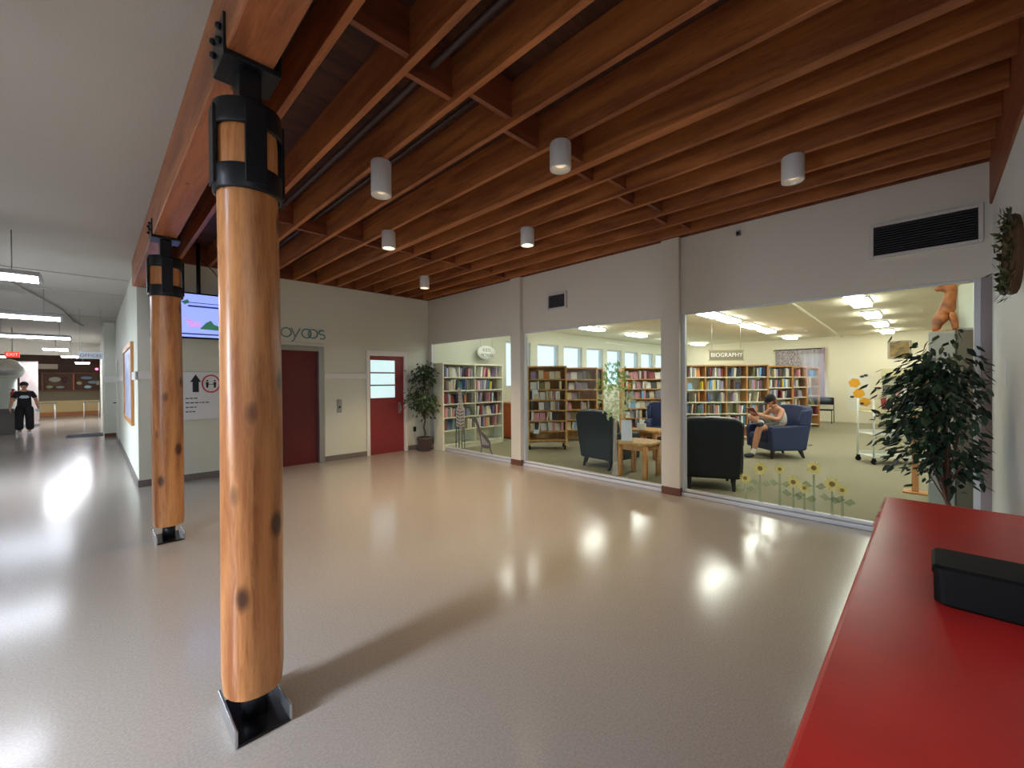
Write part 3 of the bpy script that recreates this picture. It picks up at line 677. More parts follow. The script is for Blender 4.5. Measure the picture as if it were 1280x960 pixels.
# ================================================================== PAINTINGS ON THE GLASS
GX = WINX + 0.05 - 0.004
def paint_thing(label, cat='window painting', group=None, loc=(0, 0)):
    return thing('window_painting', label, cat, (GX, loc[0], loc[1]), 0, group)
def gl(mb, poly, off=0.0):
    """flat painted patch on the pane, outline in (y towards the corner mirrored: u grows away from the corner, z)"""
    mb.prism([(-u, z) for u, z in poly], off - 0.002, off, 'yz')
P_GREY = paint_mat('window_paint_grey', (96, 92, 96), 0.75); P_WHITE = paint_mat('window_paint_white', (206, 200, 196), 0.5); P_GREEN = paint_mat('window_paint_green', (150, 196, 90), 0.5)
P_PALEGREEN = paint_mat('window_paint_pale_green', (196, 214, 160), 0.4); P_YELLOW = paint_mat('window_paint_yellow', (232, 220, 112), 0.5); P_BROWN = paint_mat('window_paint_brown', (140, 104, 50), 0.75); P_STEM = paint_mat('window_paint_stem', (150, 170, 120), 0.45)
# standing patterned giraffe
t = paint_thing('grey patterned giraffe painted upright on the corner pane', loc=(7.12, 0.10))
mb = MB(); gl(mb, [(-0.14, 0.45), (0.12, 0.45), (0.16, 0.75), (0.1, 0.92), (0.06, 1.15), (0.02, 1.27), (-0.05, 1.3), (-0.13, 1.24), (-0.06, 1.2), (-0.03, 1.0), (-0.14, 0.8)]); mb.build('body', P_WHITE, t)
mb = MB()
for x0, x1 in ((-0.13, -0.15), (-0.05, -0.04), (0.07, 0.05), (0.12, 0.15)): gl(mb, [(x0 - 0.02, 0.47), (x0 + 0.02, 0.47), (x1 + 0.015, 0), (x1 - 0.02, 0)])
mb.build('leg', P_GREY, t)
mb = MB()
for z in [0.47 + 0.07 * k for k in range(11)]:
    hw = 0.13 if z < 0.8 else 0.05
    for s in (-1, 1):
        gl(mb, [(0.0 + (0.02 if z > .8 else 0) + s * 0.01, z), (s * hw, z + 0.035), (s * hw, z + 0.06), (s * 0.01 + (0.02 if z > .8 else 0), z + 0.028)], -0.0021)
mb.build('marking', P_GREY, t)
t = paint_thing('grey patterned giraffe painted bending its long neck', loc=(6.32, 0.10))
mb = MB(); gl(mb, [(-0.38, 0.66), (-0.30, 0.70), (-0.24, 0.64), (-0.12, 0.42), (0.05, 0.33), (0.16, 0.22), (0.17, 0.1), (0.0, 0.08), (-0.12, 0.1), (-0.16, 0.3), (-0.28, 0.56), (-0.38, 0.61)]); mb.build('body', P_GREY, t)
mb = MB()
for x0, x1 in ((-0.1, -0.13), (0.13, 0.24)): gl(mb, [(x0 - 0.02, 0.12), (x0 + 0.02, 0.12), (x1 + 0.015, -0.06), (x1 - 0.015, -0.06)])
mb.build('leg', P_GREY, t)
mb = MB()
for k in range(6): gl(mb, [(-0.12 + 0.04 * k, 0.34 - 0.03 * k), (-0.09 + 0.04 * k, 0.33 - 0.03 * k), (-0.07 + 0.035 * k, 0.15), (-0.09 + 0.035 * k, 0.15)], -0.0021)
mb.build('marking', P_WHITE, t)
# tree with bright foliage
t = paint_thing('pale tree with lime green leaves painted on the middle pane', loc=(3.36, 0.10))
rng = random.Random(12); mb = MB(); mp = MB()
for k in range(190):
    a = rng.uniform(0, 2 * PI); q = math.sqrt(rng.random()); u = 0.30 * q * math.cos(a); z = 1.22 + 0.45 * q * math.sin(a); l = rng.uniform(0.05, 0.11); an = rng.uniform(0, PI)
    c, s = math.cos(an), math.sin(an)
    gl(mb if z > 1.25 else mp, [(u, z), (u + l * c * .5 - s * l * .25, z + l * s * .5 + c * l * .25), (u + l * c, z + l * s), (u + l * c * .5 + s * l * .25, z + l * s * .5 - c * l * .25)], -0.0004 * (k % 5))
mb.build('foliage', P_GREEN, t); mp.build('foliage', P_PALEGREEN, t)
mb = MB(); gl(mb, [(-0.05, 0.0), (0.05, 0.0), (0.03, 0.5), (0.06, 1.2), (0.0, 1.25), (-0.02, 0.9), (-0.03, 0.5)]); mb.build('trunk', paint_mat('window_paint_trunk', (206, 206, 190), 0.22), t)
# sunflowers
def sunflower(y, z, r, label):
    t = paint_thing(label, loc=(y, z))
    mb = MB()
    for k in range(14):
        a = 2 * PI * k / 14
        gl(mb, [(0.3 * r * math.cos(a - 0.2), 0.3 * r * math.sin(a - .2)), (0.7 * r * math.cos(a - .17), .7 * r * math.sin(a - .17)), (r * math.cos(a), r * math.sin(a)), (.7 * r * math.cos(a + .17), .7 * r * math.sin(a + .17)), (.3 * r * math.cos(a + .2), .3 * r * math.sin(a + .2))], -0.0003 * (k % 2))
    mb.build('petal', P_YELLOW, t)
    mb = MB(); gl(mb, [(0.33 * r * math.cos(2 * PI * k / 12), 0.33 * r * math.sin(2 * PI * k / 12)) for k in range(12)], -0.0021); mb.build('flower_centre', P_BROWN, t)
    H = z - 0.075
    mb = MB(); gl(mb, [(-0.01, -r * 0.9), (0.01, -r * 0.9), (0.012, -H), (-0.012, -H)])
    mb.build('stem', P_STEM, t)
    mb = MB()
    for s in (-1, 1):
        zz = -r - 0.3 * (H - r); gl(mb, [(0.01 * s, zz), (s * 0.07, zz + 0.05), (s * 0.11, zz + 0.01), (s * 0.06, zz - 0.03)])
    mb.build('leaf', P_STEM, t)
for a in ((1.42, 0.48, 0.085, 'tallest painted sunflower nearest the dark armchair'.replace('nearest', 'beside')), (1.22, 0.50, 0.06, 'small painted sunflower below the chair of the reading person'), (1.58, 0.34, 0.07, 'low painted sunflower overlapping the dark armchair legs'),
          (1.09, 0.375, 0.075, 'upper bloom of the overlapping painted sunflower pair'), (0.985, 0.325, 0.06, 'lower bloom of the overlapping painted sunflower pair'), (0.90, 0.56, 0.08, 'highest painted sunflower standing apart on the pane'), (0.74, 0.41, 0.085, 'large painted sunflower toward the counter'), (0.655, 0.36, 0.06, 'small painted sunflower closest to the counter'.replace('closest to', 'last before'))):
    sunflower(*a)

# ================================================================== READING ROOM FURNITURE
def shelf_unit(name, label, loc, rotz, W, D, zs, top, m_side, m_shelf, cat='bookcase', dividers=(), back=True, castors=False, base=None, overhang=0.0):
    """Bookcase, front towards local -y; zs = heights of the shelf tops."""
    t = thing(name, label, cat, loc, rotz)
    z0 = 0.09 if castors else 0.0
    for s in (-1, 1):
        MB().box(s * W / 2 - 0.018, -D / 2, z0, s * W / 2 + 0.018, D / 2, top).build('side_panel', m_side, t, bevel=0.004)
    for z in zs:
        MB().box(-W / 2 + 0.018, -D / 2 + 0.01, z - 0.028, W / 2 - 0.018, D / 2 - 0.012, z).build('shelf', m_shelf, t, bevel=0.003)
    MB().box(-W / 2 + 0.018, -D / 2 + 0.005, top - 0.035, W / 2 - 0.018, D / 2, top - 0.002).build('top_panel', m_side, t, bevel=0.003)
    if back: MB().box(-W / 2 + 0.018, D / 2 - 0.012, z0 + 0.02, W / 2 - 0.018, D / 2, top - 0.035).build('back_panel', m_shelf, t)
    for dx in dividers: MB().box(dx - 0.012, -D / 2 + 0.012, z0 + 0.02, dx + 0.012, D / 2 - 0.012, top - 0.035).build('divider', m_side, t)
    if base: MB().box(-W / 2 + 0.018, -D / 2 + 0.02, 0, W / 2 - 0.018, -D / 2 + 0.04, base).build('kick_plate', m_side, t)
    if castors:
        for sx in (-1, 1):
            for sy in (-1, 1):
                c = (sx * (W / 2 - 0.03), sy * (D / 2 - 0.05))
                MB().box(c[0] - 0.015, c[1] - 0.03, 0.06, c[0] + 0.015, c[1] + 0.03, 0.092).lathe([(0.012, -0.014), (0.036, -0.014), (0.036, 0.014), (0.012, 0.014)], 16, M=Matrix.Translation((c[0], c[1], 0.036)) @ Euler((0, PI / 2, 0)).to_matrix().to_4x4()).build('castor', M_PLASTIC, t)
    return t


# book prototype: boards, spine and page block, unit size
def book_proto():
    mb = MB()
    mb.box(-0.5, -0.42, 0, -0.36, 0.5, 1).box(0.36, -0.42, 0, 0.5, 0.5, 1)
    arc = [(-0.5, -0.42), (-0.36, -0.48), (0, -0.5), (0.36, -0.48), (0.5, -0.42), (0.36, -0.40), (-0.36, -0.40)]
    mb.prism(arc, 0, 1, 'xy')
    mb.box(-0.36, -0.40, 0.02, 0.36, 0.47, 0.98, 1)
    me = mb.build('book', [mat('cover_blank', (200, 200, 200)), mat('book_pages', (226, 218, 196), 0.8)])
    return me
BOOK = book_proto()
BOOKMESH = BOOK.data
bpy.data.objects.remove(BOOK)
COVERS = {'grey': (142, 142, 148), 'charcoal': (58, 58, 66), 'white': (230, 228, 224), 'cream': (222, 208, 176), 'slate blue': (98, 112, 152), 'navy': (44, 52, 88), 'brown': (112, 80, 62), 'dark red': (140, 52, 58), 'pink': (214, 150, 158), 'lilac': (168, 154, 184), 'teal': (74, 124, 130), 'olive': (128, 124, 86), 'yellow': (226, 204, 64), 'orange': (220, 140, 80), 'sky blue': (128, 178, 220)}
CM = {k: mat('cover_' + k.replace(' ', '_'), v, 0.45) for k, v in COVERS.items()}
WTS = {'grey': 16, 'charcoal': 9, 'white': 22, 'cream': 13, 'slate blue': 10, 'navy': 6, 'brown': 8, 'dark red': 6, 'pink': 5, 'lilac': 8, 'teal': 4, 'olive': 5, 'yellow': 2, 'orange': 3, 'sky blue': 4}
PALE = {'grey': 16, 'white': 26, 'cream': 14, 'lilac': 10, 'pink': 8, 'slate blue': 6, 'charcoal': 8, 'sky blue': 5, 'orange': 4, 'dark red': 4, 'brown': 5, 'olive': 4}
NB = [0]
STUFF = MB(); STUFF_COLS = list(COVERS)
def place_book(Mw, color, label, group):
    o = bpy.data.objects.new('book', BOOKMESH); COL.objects.link(o)
    o.material_slots[0].link = 'OBJECT'; o.material_slots[0].material = CM[color]
    o.matrix_world = Mw; tag(o, label, 'book', group); NB[0] += 1
    return o
def fill_row(unit, x0, x1, z, yf, rng, where, group, tmin=0.03, tmax=0.055, hmin=0.19, hmax=0.25, dep=0.16, gap=0.08, facing=0.0, limit=99, weights=WTS, stuff=False, zmax=0.27):
    """Books along one shelf of a unit; yf = y of the spines (front is -y)."""
    T = Matrix.Translation(unit.location) @ Euler((0, 0, unit.rotation_euler.z)).to_matrix().to_4x4()
    x = x0 + rng.uniform(0, 0.03); n = 0; keys = list(weights); wt = [weights[k] for k in keys]
    while x < x1 - tmin and n < limit:
        if rng.random() < gap: x += rng.uniform(0.06, 0.22)
        col = rng.choices(keys, wt)[0]
        h = min(rng.uniform(hmin, hmax), zmax)
        if rng.random() < facing:
            w_ = rng.uniform(0.11, 0.15)
            if x + w_ > x1: break
            M = T @ Matrix.Translation((x + w_ / 2, yf + 0.055, z + 0.001)) @ Euler((math.radians(-14), 0, 0)).to_matrix().to_4x4() @ Euler((0, 0, PI / 2)).to_matrix().to_4x4() @ Matrix.Diagonal((0.026, w_, h * 0.9, 1))
            wd = w_ + 0.01; what = 'face-out'
        else:
            th = rng.uniform(tmin, tmax)
            if x + th > x1: break
            lean = math.radians(rng.uniform(3, 9)) if rng.random() < 0.12 else 0.0
            M = T @ Matrix.Translation((x, yf + dep / 2, z + 0.001)) @ Euler((0, lean, 0)).to_matrix().to_4x4() @ Matrix.Translation((th / 2, 0, 0)) @ Matrix.Diagonal((th, dep, h, 1))
            if lean: M = T @ Matrix.Translation((x, yf + dep / 2, z + 0.001 + th * math.sin(lean))) @ Euler((0, lean, 0)).to_matrix().to_4x4() @ Matrix.Translation((th / 2, 0, 0)) @ Matrix.Diagonal((th, dep, h, 1))
            wd = th * math.cos(lean) + h * math.sin(lean) + 0.003; what = ''
            if x + wd > x1: break
        if stuff:
            for vsq, mi in (((-0.5, -0.5, 0, 0.5, 0.5, 1), STUFF_COLS.index(col)),): STUFF.box(*vsq, mi=mi, M=M)
        else:
            place_book(M, col, ('%s %s book, %s on %s' % (what, col, ORD[n], where)).strip(), group)
        n += 1; x += wd
    return n


# pale bookcase in the corner
u = shelf_unit('bookcase', 'pale steel bookcase behind the giraffe pane', (6.33, 7.74, 0), 0, 1.80, 0.36, [0.12, 0.44, 0.73, 1.03, 1.33, 1.63], 1.94, M_CREAMSHELF, M_CREAMSHELF, dividers=(0.02,), base=0.09)
rng = random.Random(21)
names = ['fifth', 'fourth', 'third', 'second', 'top']
for z, nm in zip((0.44, 0.73, 1.03, 1.33, 1.63), names):
    a = fill_row(u, -0.86, -0.02 - (0.1 if nm == 'second' else 0), z, -0.165, rng, '%s shelf, half toward the ficus, of the pale bookcase' % nm, 'books in the pale bookcase', 0.035, 0.07, 0.18, 0.25, 0.2, 0.12, 0.12, limit=11)
    fill_row(u, 0.06, 0.80, z, -0.165, rng, '%s shelf, half toward the cabinet, of the pale bookcase' % nm, 'books in the pale bookcase', 0.035, 0.07, 0.18, 0.25, 0.2, 0.12, 0.12, limit=9)
# oval sign above it
t = thing('oval_sign', 'white oval sign hanging above the pale bookcase', 'sign', (7.13, 8.06, 2.26))
MB().lathe([(0.001, 0), (0.5, 0), (0.5, 0.02), (0.001, 0.02)], 40, caps=False, M=Euler((PI / 2, 0, 0)).to_matrix().to_4x4() @ Matrix.Diagonal((0.60, 0.36, 1, 1))).build('board', mat('sign_white', (238, 242, 238), 0.5), t)
M_SIGNINK = mat('sign_ink_grey', (120, 126, 120), 0.6)
text_mesh('KIDS', 0.12, 0.002, 'sign_lettering', M_SIGNINK, t, face_minus_y(0, -0.023, 0.06), space=1.1)
text_mesh('FICTION', 0.10, 0.002, 'sign_lettering', M_SIGNINK, t, face_minus_y(0, -0.023, -0.07))
for s in (-0.2, 0.2): MB().tube([(s, -0.01, 0.12), (s, -0.01, 0.77)], 0.003, 5).build('hanging_wire', M_STEEL, t)
t = thing('wooden_cabinet', 'low orange wooden cabinet between pale bookcase and pilaster', 'cabinet', (8.02, 7.98, 0))
MB().box(-0.28, -0.2, 0.04, 0.28, 0.2, 0.93).build('body', mat('cabinet_orange_wood', (196, 98, 46), 0.45, var=0.15, vscale=10, stretch=(6, 6, 0.6)), t, bevel=0.006)
MB().box(-0.3, -0.22, 0.93, 0.3, 0.21, 0.96).build('top_panel', M_WOOD2, t, bevel=0.005)
MB().box(-0.25, -0.18, 0, 0.25, 0.18, 0.04).build('plinth', M_BASEBR, t)
MB().box(-0.26, -0.215, 0.06, 0.26, -0.2, 0.91).build('door', mat('cabinet_orange_wood', (196, 98, 46)), t, bevel=0.004)
MB().ball((0.2, -0.225, 0.5), 0.014).build('knob', M_STEEL, t)

# rolling paperback racks (frontal to the viewer: turned 45 degrees)
R45 = math.radians(-45)
def rack(label, loc, W, n_rows, z_lo, z_hi, facing, rng, group, castors=True, limit=99, top=1.86, stuff=False, D=0.42, where='rack', rot=R45):
    zs = [z_lo + (z_hi - z_lo) * k / (n_rows - 1) for k in range(n_rows)]
    u = shelf_unit('book_rack', label, loc, rot, W, D, [0.22] + zs if castors else zs, top, M_WOOD, M_WOOD, 'book rack', castors=castors)
    for k, z in enumerate(zs):
        fill_row(u, -W / 2 + 0.035, W / 2 - 0.035, z, -D / 2 + 0.02, rng, '%s row from the floor of the %s' % (ORD[k], where), group, 0.032, 0.06, 0.185, 0.23, 0.13, 0.03, facing, limit, weights=PALE, stuff=stuff, zmax=(z_hi - z_lo) / (n_rows - 1) - 0.045)
    return u
c1 = Vector((7.24, 6.14, 0))
ra = rack('rolling wooden paperback rack behind the middle pane', c1, 0.84, 6, 0.42, 1.57, 0.45, random.Random(31), 'paperbacks on the rolling rack', limit=10, where='rolling paperback rack')
for k, (x, z) in enumerate(((-0.27, 1.30), (-0.25, 0.42))):
    o = tag(MB().box(-0.06, -0.002, 0, 0.06, 0.002, 0.09).build('shelf_card', mat('card_pale_blue', (214, 226, 240), 0.6)), 'pale card on the %s row of the rolling paperback rack' % ('fifth', 'lowest')[k], 'card')
    T = Matrix.Translation(c1) @ Euler((0, 0, R45)).to_matrix().to_4x4()
    o.matrix_world = T @ Matrix.Translation((x, -0.215, z - 0.06 + 0.001))
rack('wooden magazine rack behind the rolling rack, beside the painted tree', (8.72, 6.4, 0), 0.98, 6, 0.30, 1.56, 0.6, random.Random(32), 'paperbacks on the second rack', castors=False, limit=6, where='magazine rack')
rack('tall wooden book rack between painted tree and pilaster', (10.42, 5.45, 0), 1.15, 6, 0.28, 1.56, 0.5, random.Random(33), 'books on the far racks', castors=False, stuff=True, where='tall rack')
rack('narrow wooden book rack half behind the painted tree', (9.6, 6.75, 0), 0.9, 6, 0.28, 1.56, 0.4, random.Random(34), 'books on the far racks', castors=False, stuff=True, where='narrow rack')
# long biography shelves, frontal to the viewer
bc = Vector((11.22, 3.62, 0))
ub = shelf_unit('bookcase', 'long wooden ended bookcase under the biography sign', bc + Vector((0.1, 0.1, 0)), R45, 2.08, 0.32, [0.10, 0.38, 0.68, 0.97, 1.28, 1.60], 1.90, M_WOOD2, M_CREAMSHELF, dividers=(-0.52, 0.0, 0.52), base=0.08)
rng = random.Random(41)
for z, nm in zip((0.38, 0.68, 0.97, 1.28, 1.60), names):
    for s in range(4):
        if NB[0] > 292: break
        fill_row(ub, -1.0 + 0.52 * s, -0.55 + 0.52 * s, z, -0.14, rng, '%s shelf, %s bay, of the biography bookcase' % (nm, ORD[s]), 'books in the biography bookcase', 0.028, 0.06, 0.19, 0.255, 0.18, 0.14, 0.05, limit=8)
NBIG = NB[0]
# more ranges behind, seen by their wooden ends
for k, (dep, px, lab) in enumerate(((11.75, 986, 'wooden ended bookcase directly behind the biography bookcase'), (12.6, 1004, 'wooden ended bookcase two rows behind the biography bookcase'), (13.45, 1019, 'last wooden ended bookcase by the patterned curtain'))):
    lat = dep * (0.6615, 0.696, 0.7247)[k] - 0.95
    loc = Vector(((dep + lat) * 0.7071, (dep - lat) * 0.7071, 0))
    u2 = shelf_unit('bookcase', lab, loc, R45, 1.9, 0.34, [0.10, 0.40, 0.70, 1.0, 1.3, 1.6], 1.90, M_WOOD2, M_CREAMSHELF)
    rr = random.Random(50 + k)
    for z in (0.4, 0.7, 1.0, 1.3, 1.6): fill_row(u2, 0.2, 0.92, z, -0.14, rr, '', '', 0.03, 0.06, 0.19, 0.25, 0.2, 0.15, 0.1, stuff=True)
o = STUFF.build('shelved_books', [CM[k] for k in STUFF_COLS])
tag(o, 'mixed books on the racks and bookcases deep in the reading room', 'books', kind='stuff')
t = thing('hanging_sign', 'brown sign reading BIOGRAPHY above the long bookcase', 'sign', bc + Vector((0.0, 0.0, 2.14)), R45)
MB().box(-0.42, -0.015, -0.13, 0.42, 0.015, 0.13).build('board', mat('sign_brown', (136, 124, 100), 0.6), t, bevel=0.005)
MB().box(-0.44, -0.02, 0.12, 0.44, 0.02, 0.14).box(-0.44, -0.02, -0.14, 0.44, 0.02, -0.12).build('frame', mat('sign_frame_tan', (170, 158, 126), 0.6), t)
text_mesh('BIOGRAPHY', 0.145, 0.003, 'sign_lettering', M_WHITE, t, face_minus_y(0, -0.019, 0))
for s in (-0.36, 0.36): MB().tube([(s, 0, 0.13), (s, 0, 0.86)], 0.004, 5).build('hanging_wire', M_STEEL, t)

# armchairs
M_ARMDARK = mat('armchair_black_leather', (30, 33, 40), 0.42, bump=0.05, bscale=60)
M_ARMTEAL = mat('armchair_dark_teal', (30, 38, 42), 0.5, bump=0.05, bscale=60)
M_ARMBLUE = mat('armchair_navy', (40, 54, 96), 0.6, bump=0.05, bscale=60)
M_LEGD = mat('armchair_leg', (34, 26, 26), 0.4)
def armchair(label, loc, rotz, m, msh=None):
    """faces local +y; 0.8 wide, 0.82 deep, 1.0 high"""
    t = thing('armchair', label, 'armchair', loc, rotz)
    MB().box(-0.36, -0.34, 0.16, 0.36, 0.36, 0.33).build('seat_frame', m, t, bevel=0.025, seg=3)
    MB().box(-0.27, -0.22, 0.33, 0.27, 0.40, 0.47).build('seat_cushion', m, t, bevel=0.045, seg=4)
    # raked back with a rounded top
    Mb = Matrix.Translation((0, -0.27, 0.2)) @ Euler((math.radians(8), 0, 0)).to_matrix().to_4x4()
    out = [(-0.36, -0.03), (0.36, -0.03), (0.385, 0.45), (0.39, 0.70), (0.36, 0.78), (0.28, 0.815), (0.0, 0.83), (-0.28, 0.815), (-0.36, 0.78), (-0.39, 0.70), (-0.385, 0.45)]
    MB().prism(out, -0.085, 0.075, 'xz', M=Mb).build('backrest', m, t, bevel=0.035, seg=4)
    for s in (-1, 1):
        a = MB().prism([(-0.30, 0.16), (0.37, 0.16), (0.39, 0.54), (0.36, 0.615), (-0.36, 0.655), (-0.36, 0.4)], s * 0.27, s * 0.40, 'yz')
        a.build('armrest', m, t, bevel=0.035, seg=4)
        wg = MB().prism([(-0.40, 0.62), (-0.16, 0.64), (-0.17, 0.74), (-0.25, 0.93), (-0.42, 0.95)], s * 0.31, s * 0.40, 'yz')
        wg.build('wing', m, t, bevel=0.03, seg=3)
        MB().taper(s * 0.30, 0.31, 0, 0.17, 0.018, 0.018, 0.03, 0.03, dx=0, dy=-0.02).build('leg', M_LEGD, t, bevel=0.004)
        MB().taper(s * 0.28, -0.34, 0, 0.17, 0.018, 0.018, 0.034, 0.034, dx=0, dy=0.08).build('leg', M_LEGD, t, bevel=0.004)
    return t
armchair('dark teal wing armchair beside the small wooden table', (6.52, 4.08, 0), math.radians(-8 - 90), M_ARMTEAL)
armchair('black leather armchair seen from behind at the sunflower pane', (6.34, 2.30, 0), math.radians(27 - 90), M_ARMDARK)
CH = armchair('navy armchair holding the reading person', (9.62, 2.17, 0), math.radians(138 - 90), M_ARMBLUE)
armchair('navy armchair behind the tables, half hidden by the pilaster', (9.1, 4.25, 0), math.radians(200 - 90), M_ARMBLUE)

# side tables
def side_table(label, loc, rotz, s=0.29, H=0.56):
    t = thing('side_table', label, 'table', loc, rotz)
    c = 0.09
    poly = [(s - c, -s), (s, -s + c), (s, s - c), (s - c, s), (-s + c, s), (-s, s - c), (-s, -s + c), (-s + c, -s)]
    MB().prism(poly, H - 0.045, H, 'xy').build('table_top', M_WOOD, t, bevel=0.012, seg=3)
    MB().box(-s + 0.09, -s + 0.06, H - 0.13, s - 0.09, -s + 0.08, H - 0.045).box(-s + 0.09, s - 0.08, H - 0.13, s - 0.09, s - 0.06, H - 0.045).box(-s + 0.06, -s + 0.08, H - 0.13, -s + 0.08, s - 0.08, H - 0.045).box(s - 0.08, -s + 0.08, H - 0.13, s - 0.06, s - 0.08, H - 0.045).build('apron', M_WOOD2, t)
    for sx in (-1, 1):
        for sy in (-1, 1): MB().lathe([(0.034, 0), (0.04, 0.01), (0.043, H - 0.046)], 18, c=(sx * (s - 0.075), sy * (s - 0.075))).build('leg', M_WOOD2, t)
    return t
side_table('small honey wood table behind the pilaster glass edge', (6.19, 3.31, 0), 0)
side_table('second honey wood table farther behind the first', (7.8, 3.95, 0), 0)
t = thing('sign_holder', 'white upright notice standing on the small wooden table', 'sign', (6.03, 3.44, 0.561), math.radians(-48))
MB().box(-0.085, -0.006, 0.008, 0.085, 0.0, 0.33, M=Euler((math.radians(-6), 0, 0)).to_matrix().to_4x4()).build('sheet', mat('notice_white', (226, 228, 240), 0.5), t)
MB().box(-0.09, -0.03, 0, 0.09, 0.06, 0.008).build('foot', M_WHITE, t)
t = thing('tissue_box', 'white tissue box standing on the second wooden table', 'box', (7.62, 4.02, 0.561), math.radians(-40))
MB().box(-0.07, -0.06, 0, 0.07, 0.06, 0.12).build('carton', M_WHITE, t, bevel=0.006)
MB().prism([(-0.04, 0.12), (0.04, 0.12), (0.06, 0.2), (0.02, 0.17), (-0.01, 0.22), (-0.05, 0.19)], -0.01, 0.01).build('tissue', mat('tissue_white', (244, 244, 244), 0.8), t)

# black stacking chair at the far wall
t = thing('stacking_chair', 'black stacking chair against the cream far wall', 'chair', (18.0, 2.62, 0), math.radians(90))
MB().box(-0.23, -0.22, 0.43, 0.23, 0.22, 0.47).build('seat', M_PLASTIC, t, bevel=0.015)
MB().box(-0.23, -0.25, 0.62, 0.23, -0.215, 0.88).build('backrest', M_PLASTIC, t, bevel=0.012)
for s in (-1, 1):
    MB().tube([(s * 0.24, -0.27, 0), (s * 0.235, -0.215, 0.45), (s * 0.235, -0.24, 0.86)], 0.012).build('leg', M_BLACK, t)
    MB().tube([(s * 0.24, 0.23, 0), (s * 0.235, 0.2, 0.44)], 0.012).build('leg', M_BLACK, t)
t.rotation_euler.z = math.radians(90)
# floral curtain on the far wall
t = thing('patterned_curtain', 'grey patterned curtain with a mauve edge on the far wall', 'curtain', (18.5, 3.48, 0.75))
mb = MB(); n = 60; vs = []
for i in range(n + 1):
    y = 0.72 - 1.44 * i / n; x = 0.03 * math.sin(i * 0.9)
    vs += [(x, y, 0), (x * 0.7, y, 1.86)]
mb.add(vs, [(2 * i, 2 * i + 2, 2 * i + 3, 2 * i + 1) for i in range(n)], 0, True)
mb.build('cloth', mat('curtain_print', (188, 178, 176), 0.9, var=0.5, vscale=22, rgb2=(120, 110, 120)), t, fix=False)
MB().box(-0.04, -0.80, -0.05, 0.04, -0.71, 1.9).build('border', mat('curtain_mauve', (146, 120, 138), 0.7), t)
MB().tube([(0, -0.8, 1.88), (0, 0.78, 1.88)], 0.02, 8).build('curtain_rod', M_BLACK, t)
for y in (-0.6, 0.6): MB().box(-0.01, y - 0.02, 1.86, 0.1, y + 0.02, 1.9).build('bracket', M_BLACK, t)
# honeycomb poster
t = thing('honeycomb_poster', 'white poster with three orange hexagons on the far wall', 'poster', (18.59, 1.76, 0.40))
MB().box(-0.006, -0.30, 0, 0, 0.30, 1.25).build('sheet', mat('poster_offwhite', (240, 236, 222), 0.6), t)
for k, (y, z, r) in enumerate(((0.10, 0.98, 0.17), (-0.02, 0.62, 0.17), (-0.18, 0.33, 0.16))):
    MB().prism([(y + r * math.cos(PI / 3 * q + 0.2), z + r * math.sin(PI / 3 * q + 0.2)) for q in range(6)], -0.014, -0.006, 'yz').build('hexagon', mat('poster_orange', (240, 172, 40), 0.6), t)
for k, (y, z) in enumerate(((-0.1, 1.2), (-0.2, 1.24), (0.16, 0.5), (-0.1, 0.28))):
    mb = MB().ball((-0.02, y, z), 0.05, 0.3, 1.2, 0.8)
    mb.build('bee', mat('poster_ink2', (60, 60, 70), 0.6), t)
# framed picture
t = thing('framed_picture', 'small framed picture high on the cream far wall', 'picture', (18.58, 0.72, 2.47))
MB().box(-0.03, -0.28, -0.28, 0.01, -0.23, 0.28).box(-0.03, 0.23, -0.28, 0.01, 0.28, 0.28).box(-0.03, -0.23, 0.23, 0.01, 0.23, 0.28).box(-0.03, -0.23, -0.28, 0.01, 0.23, -0.23).build('frame', mat('picture_frame_taupe', (164, 150, 134), 0.5), t, bevel=0.006)
MB().box(-0.01, -0.23, -0.23, 0.005, 0.23, 0.23).build('print', mat('picture_print', (96, 84, 52), 0.6, var=0.5, vscale=5, rgb2=(150, 120, 60)), t)
# display bookcase on the far wall
u = shelf_unit('display_shelf', 'cream display shelf under the framed picture', (17.9, 0.55, 0), -PI / 2, 1.1, 0.36, [0.1, 0.55, 1.0, 1.35], 1.82, M_CREAMSHELF, M_CREAMSHELF, 'shelf')
MB().box(-0.57, -0.22, 1.60, 0.57, -0.18, 1.84).build('canopy', mat('canopy_cream', (226, 214, 170), 0.6), u, bevel=0.005)
rr = random.Random(61)
for k, x in enumerate((-0.4, -0.22, -0.05, 0.12, 0.3)):
    col = ('grey', 'pink', 'white', 'brown', 'cream')[k]
    T = Matrix.Translation(u.location) @ Euler((0, 0, -PI / 2)).to_matrix().to_4x4()
    o = bpy.data.objects.new('magazine', BOOKMESH); COL.objects.link(o); o.material_slots[0].link = 'OBJECT'; o.material_slots[0].material = CM[col]
    o.matrix_world = T @ Matrix.Translation((x, -0.06, 1.001)) @ Euler((math.radians(-14), 0, PI / 2 * 0)).to_matrix().to_4x4() @ Euler((0, 0, PI / 2)).to_matrix().to_4x4() @ Matrix.Diagonal((0.02, 0.15, 0.27, 1))
    tag(o, '%s magazine on the cream display shelf' % col, 'magazine', 'magazines on the display shelf')
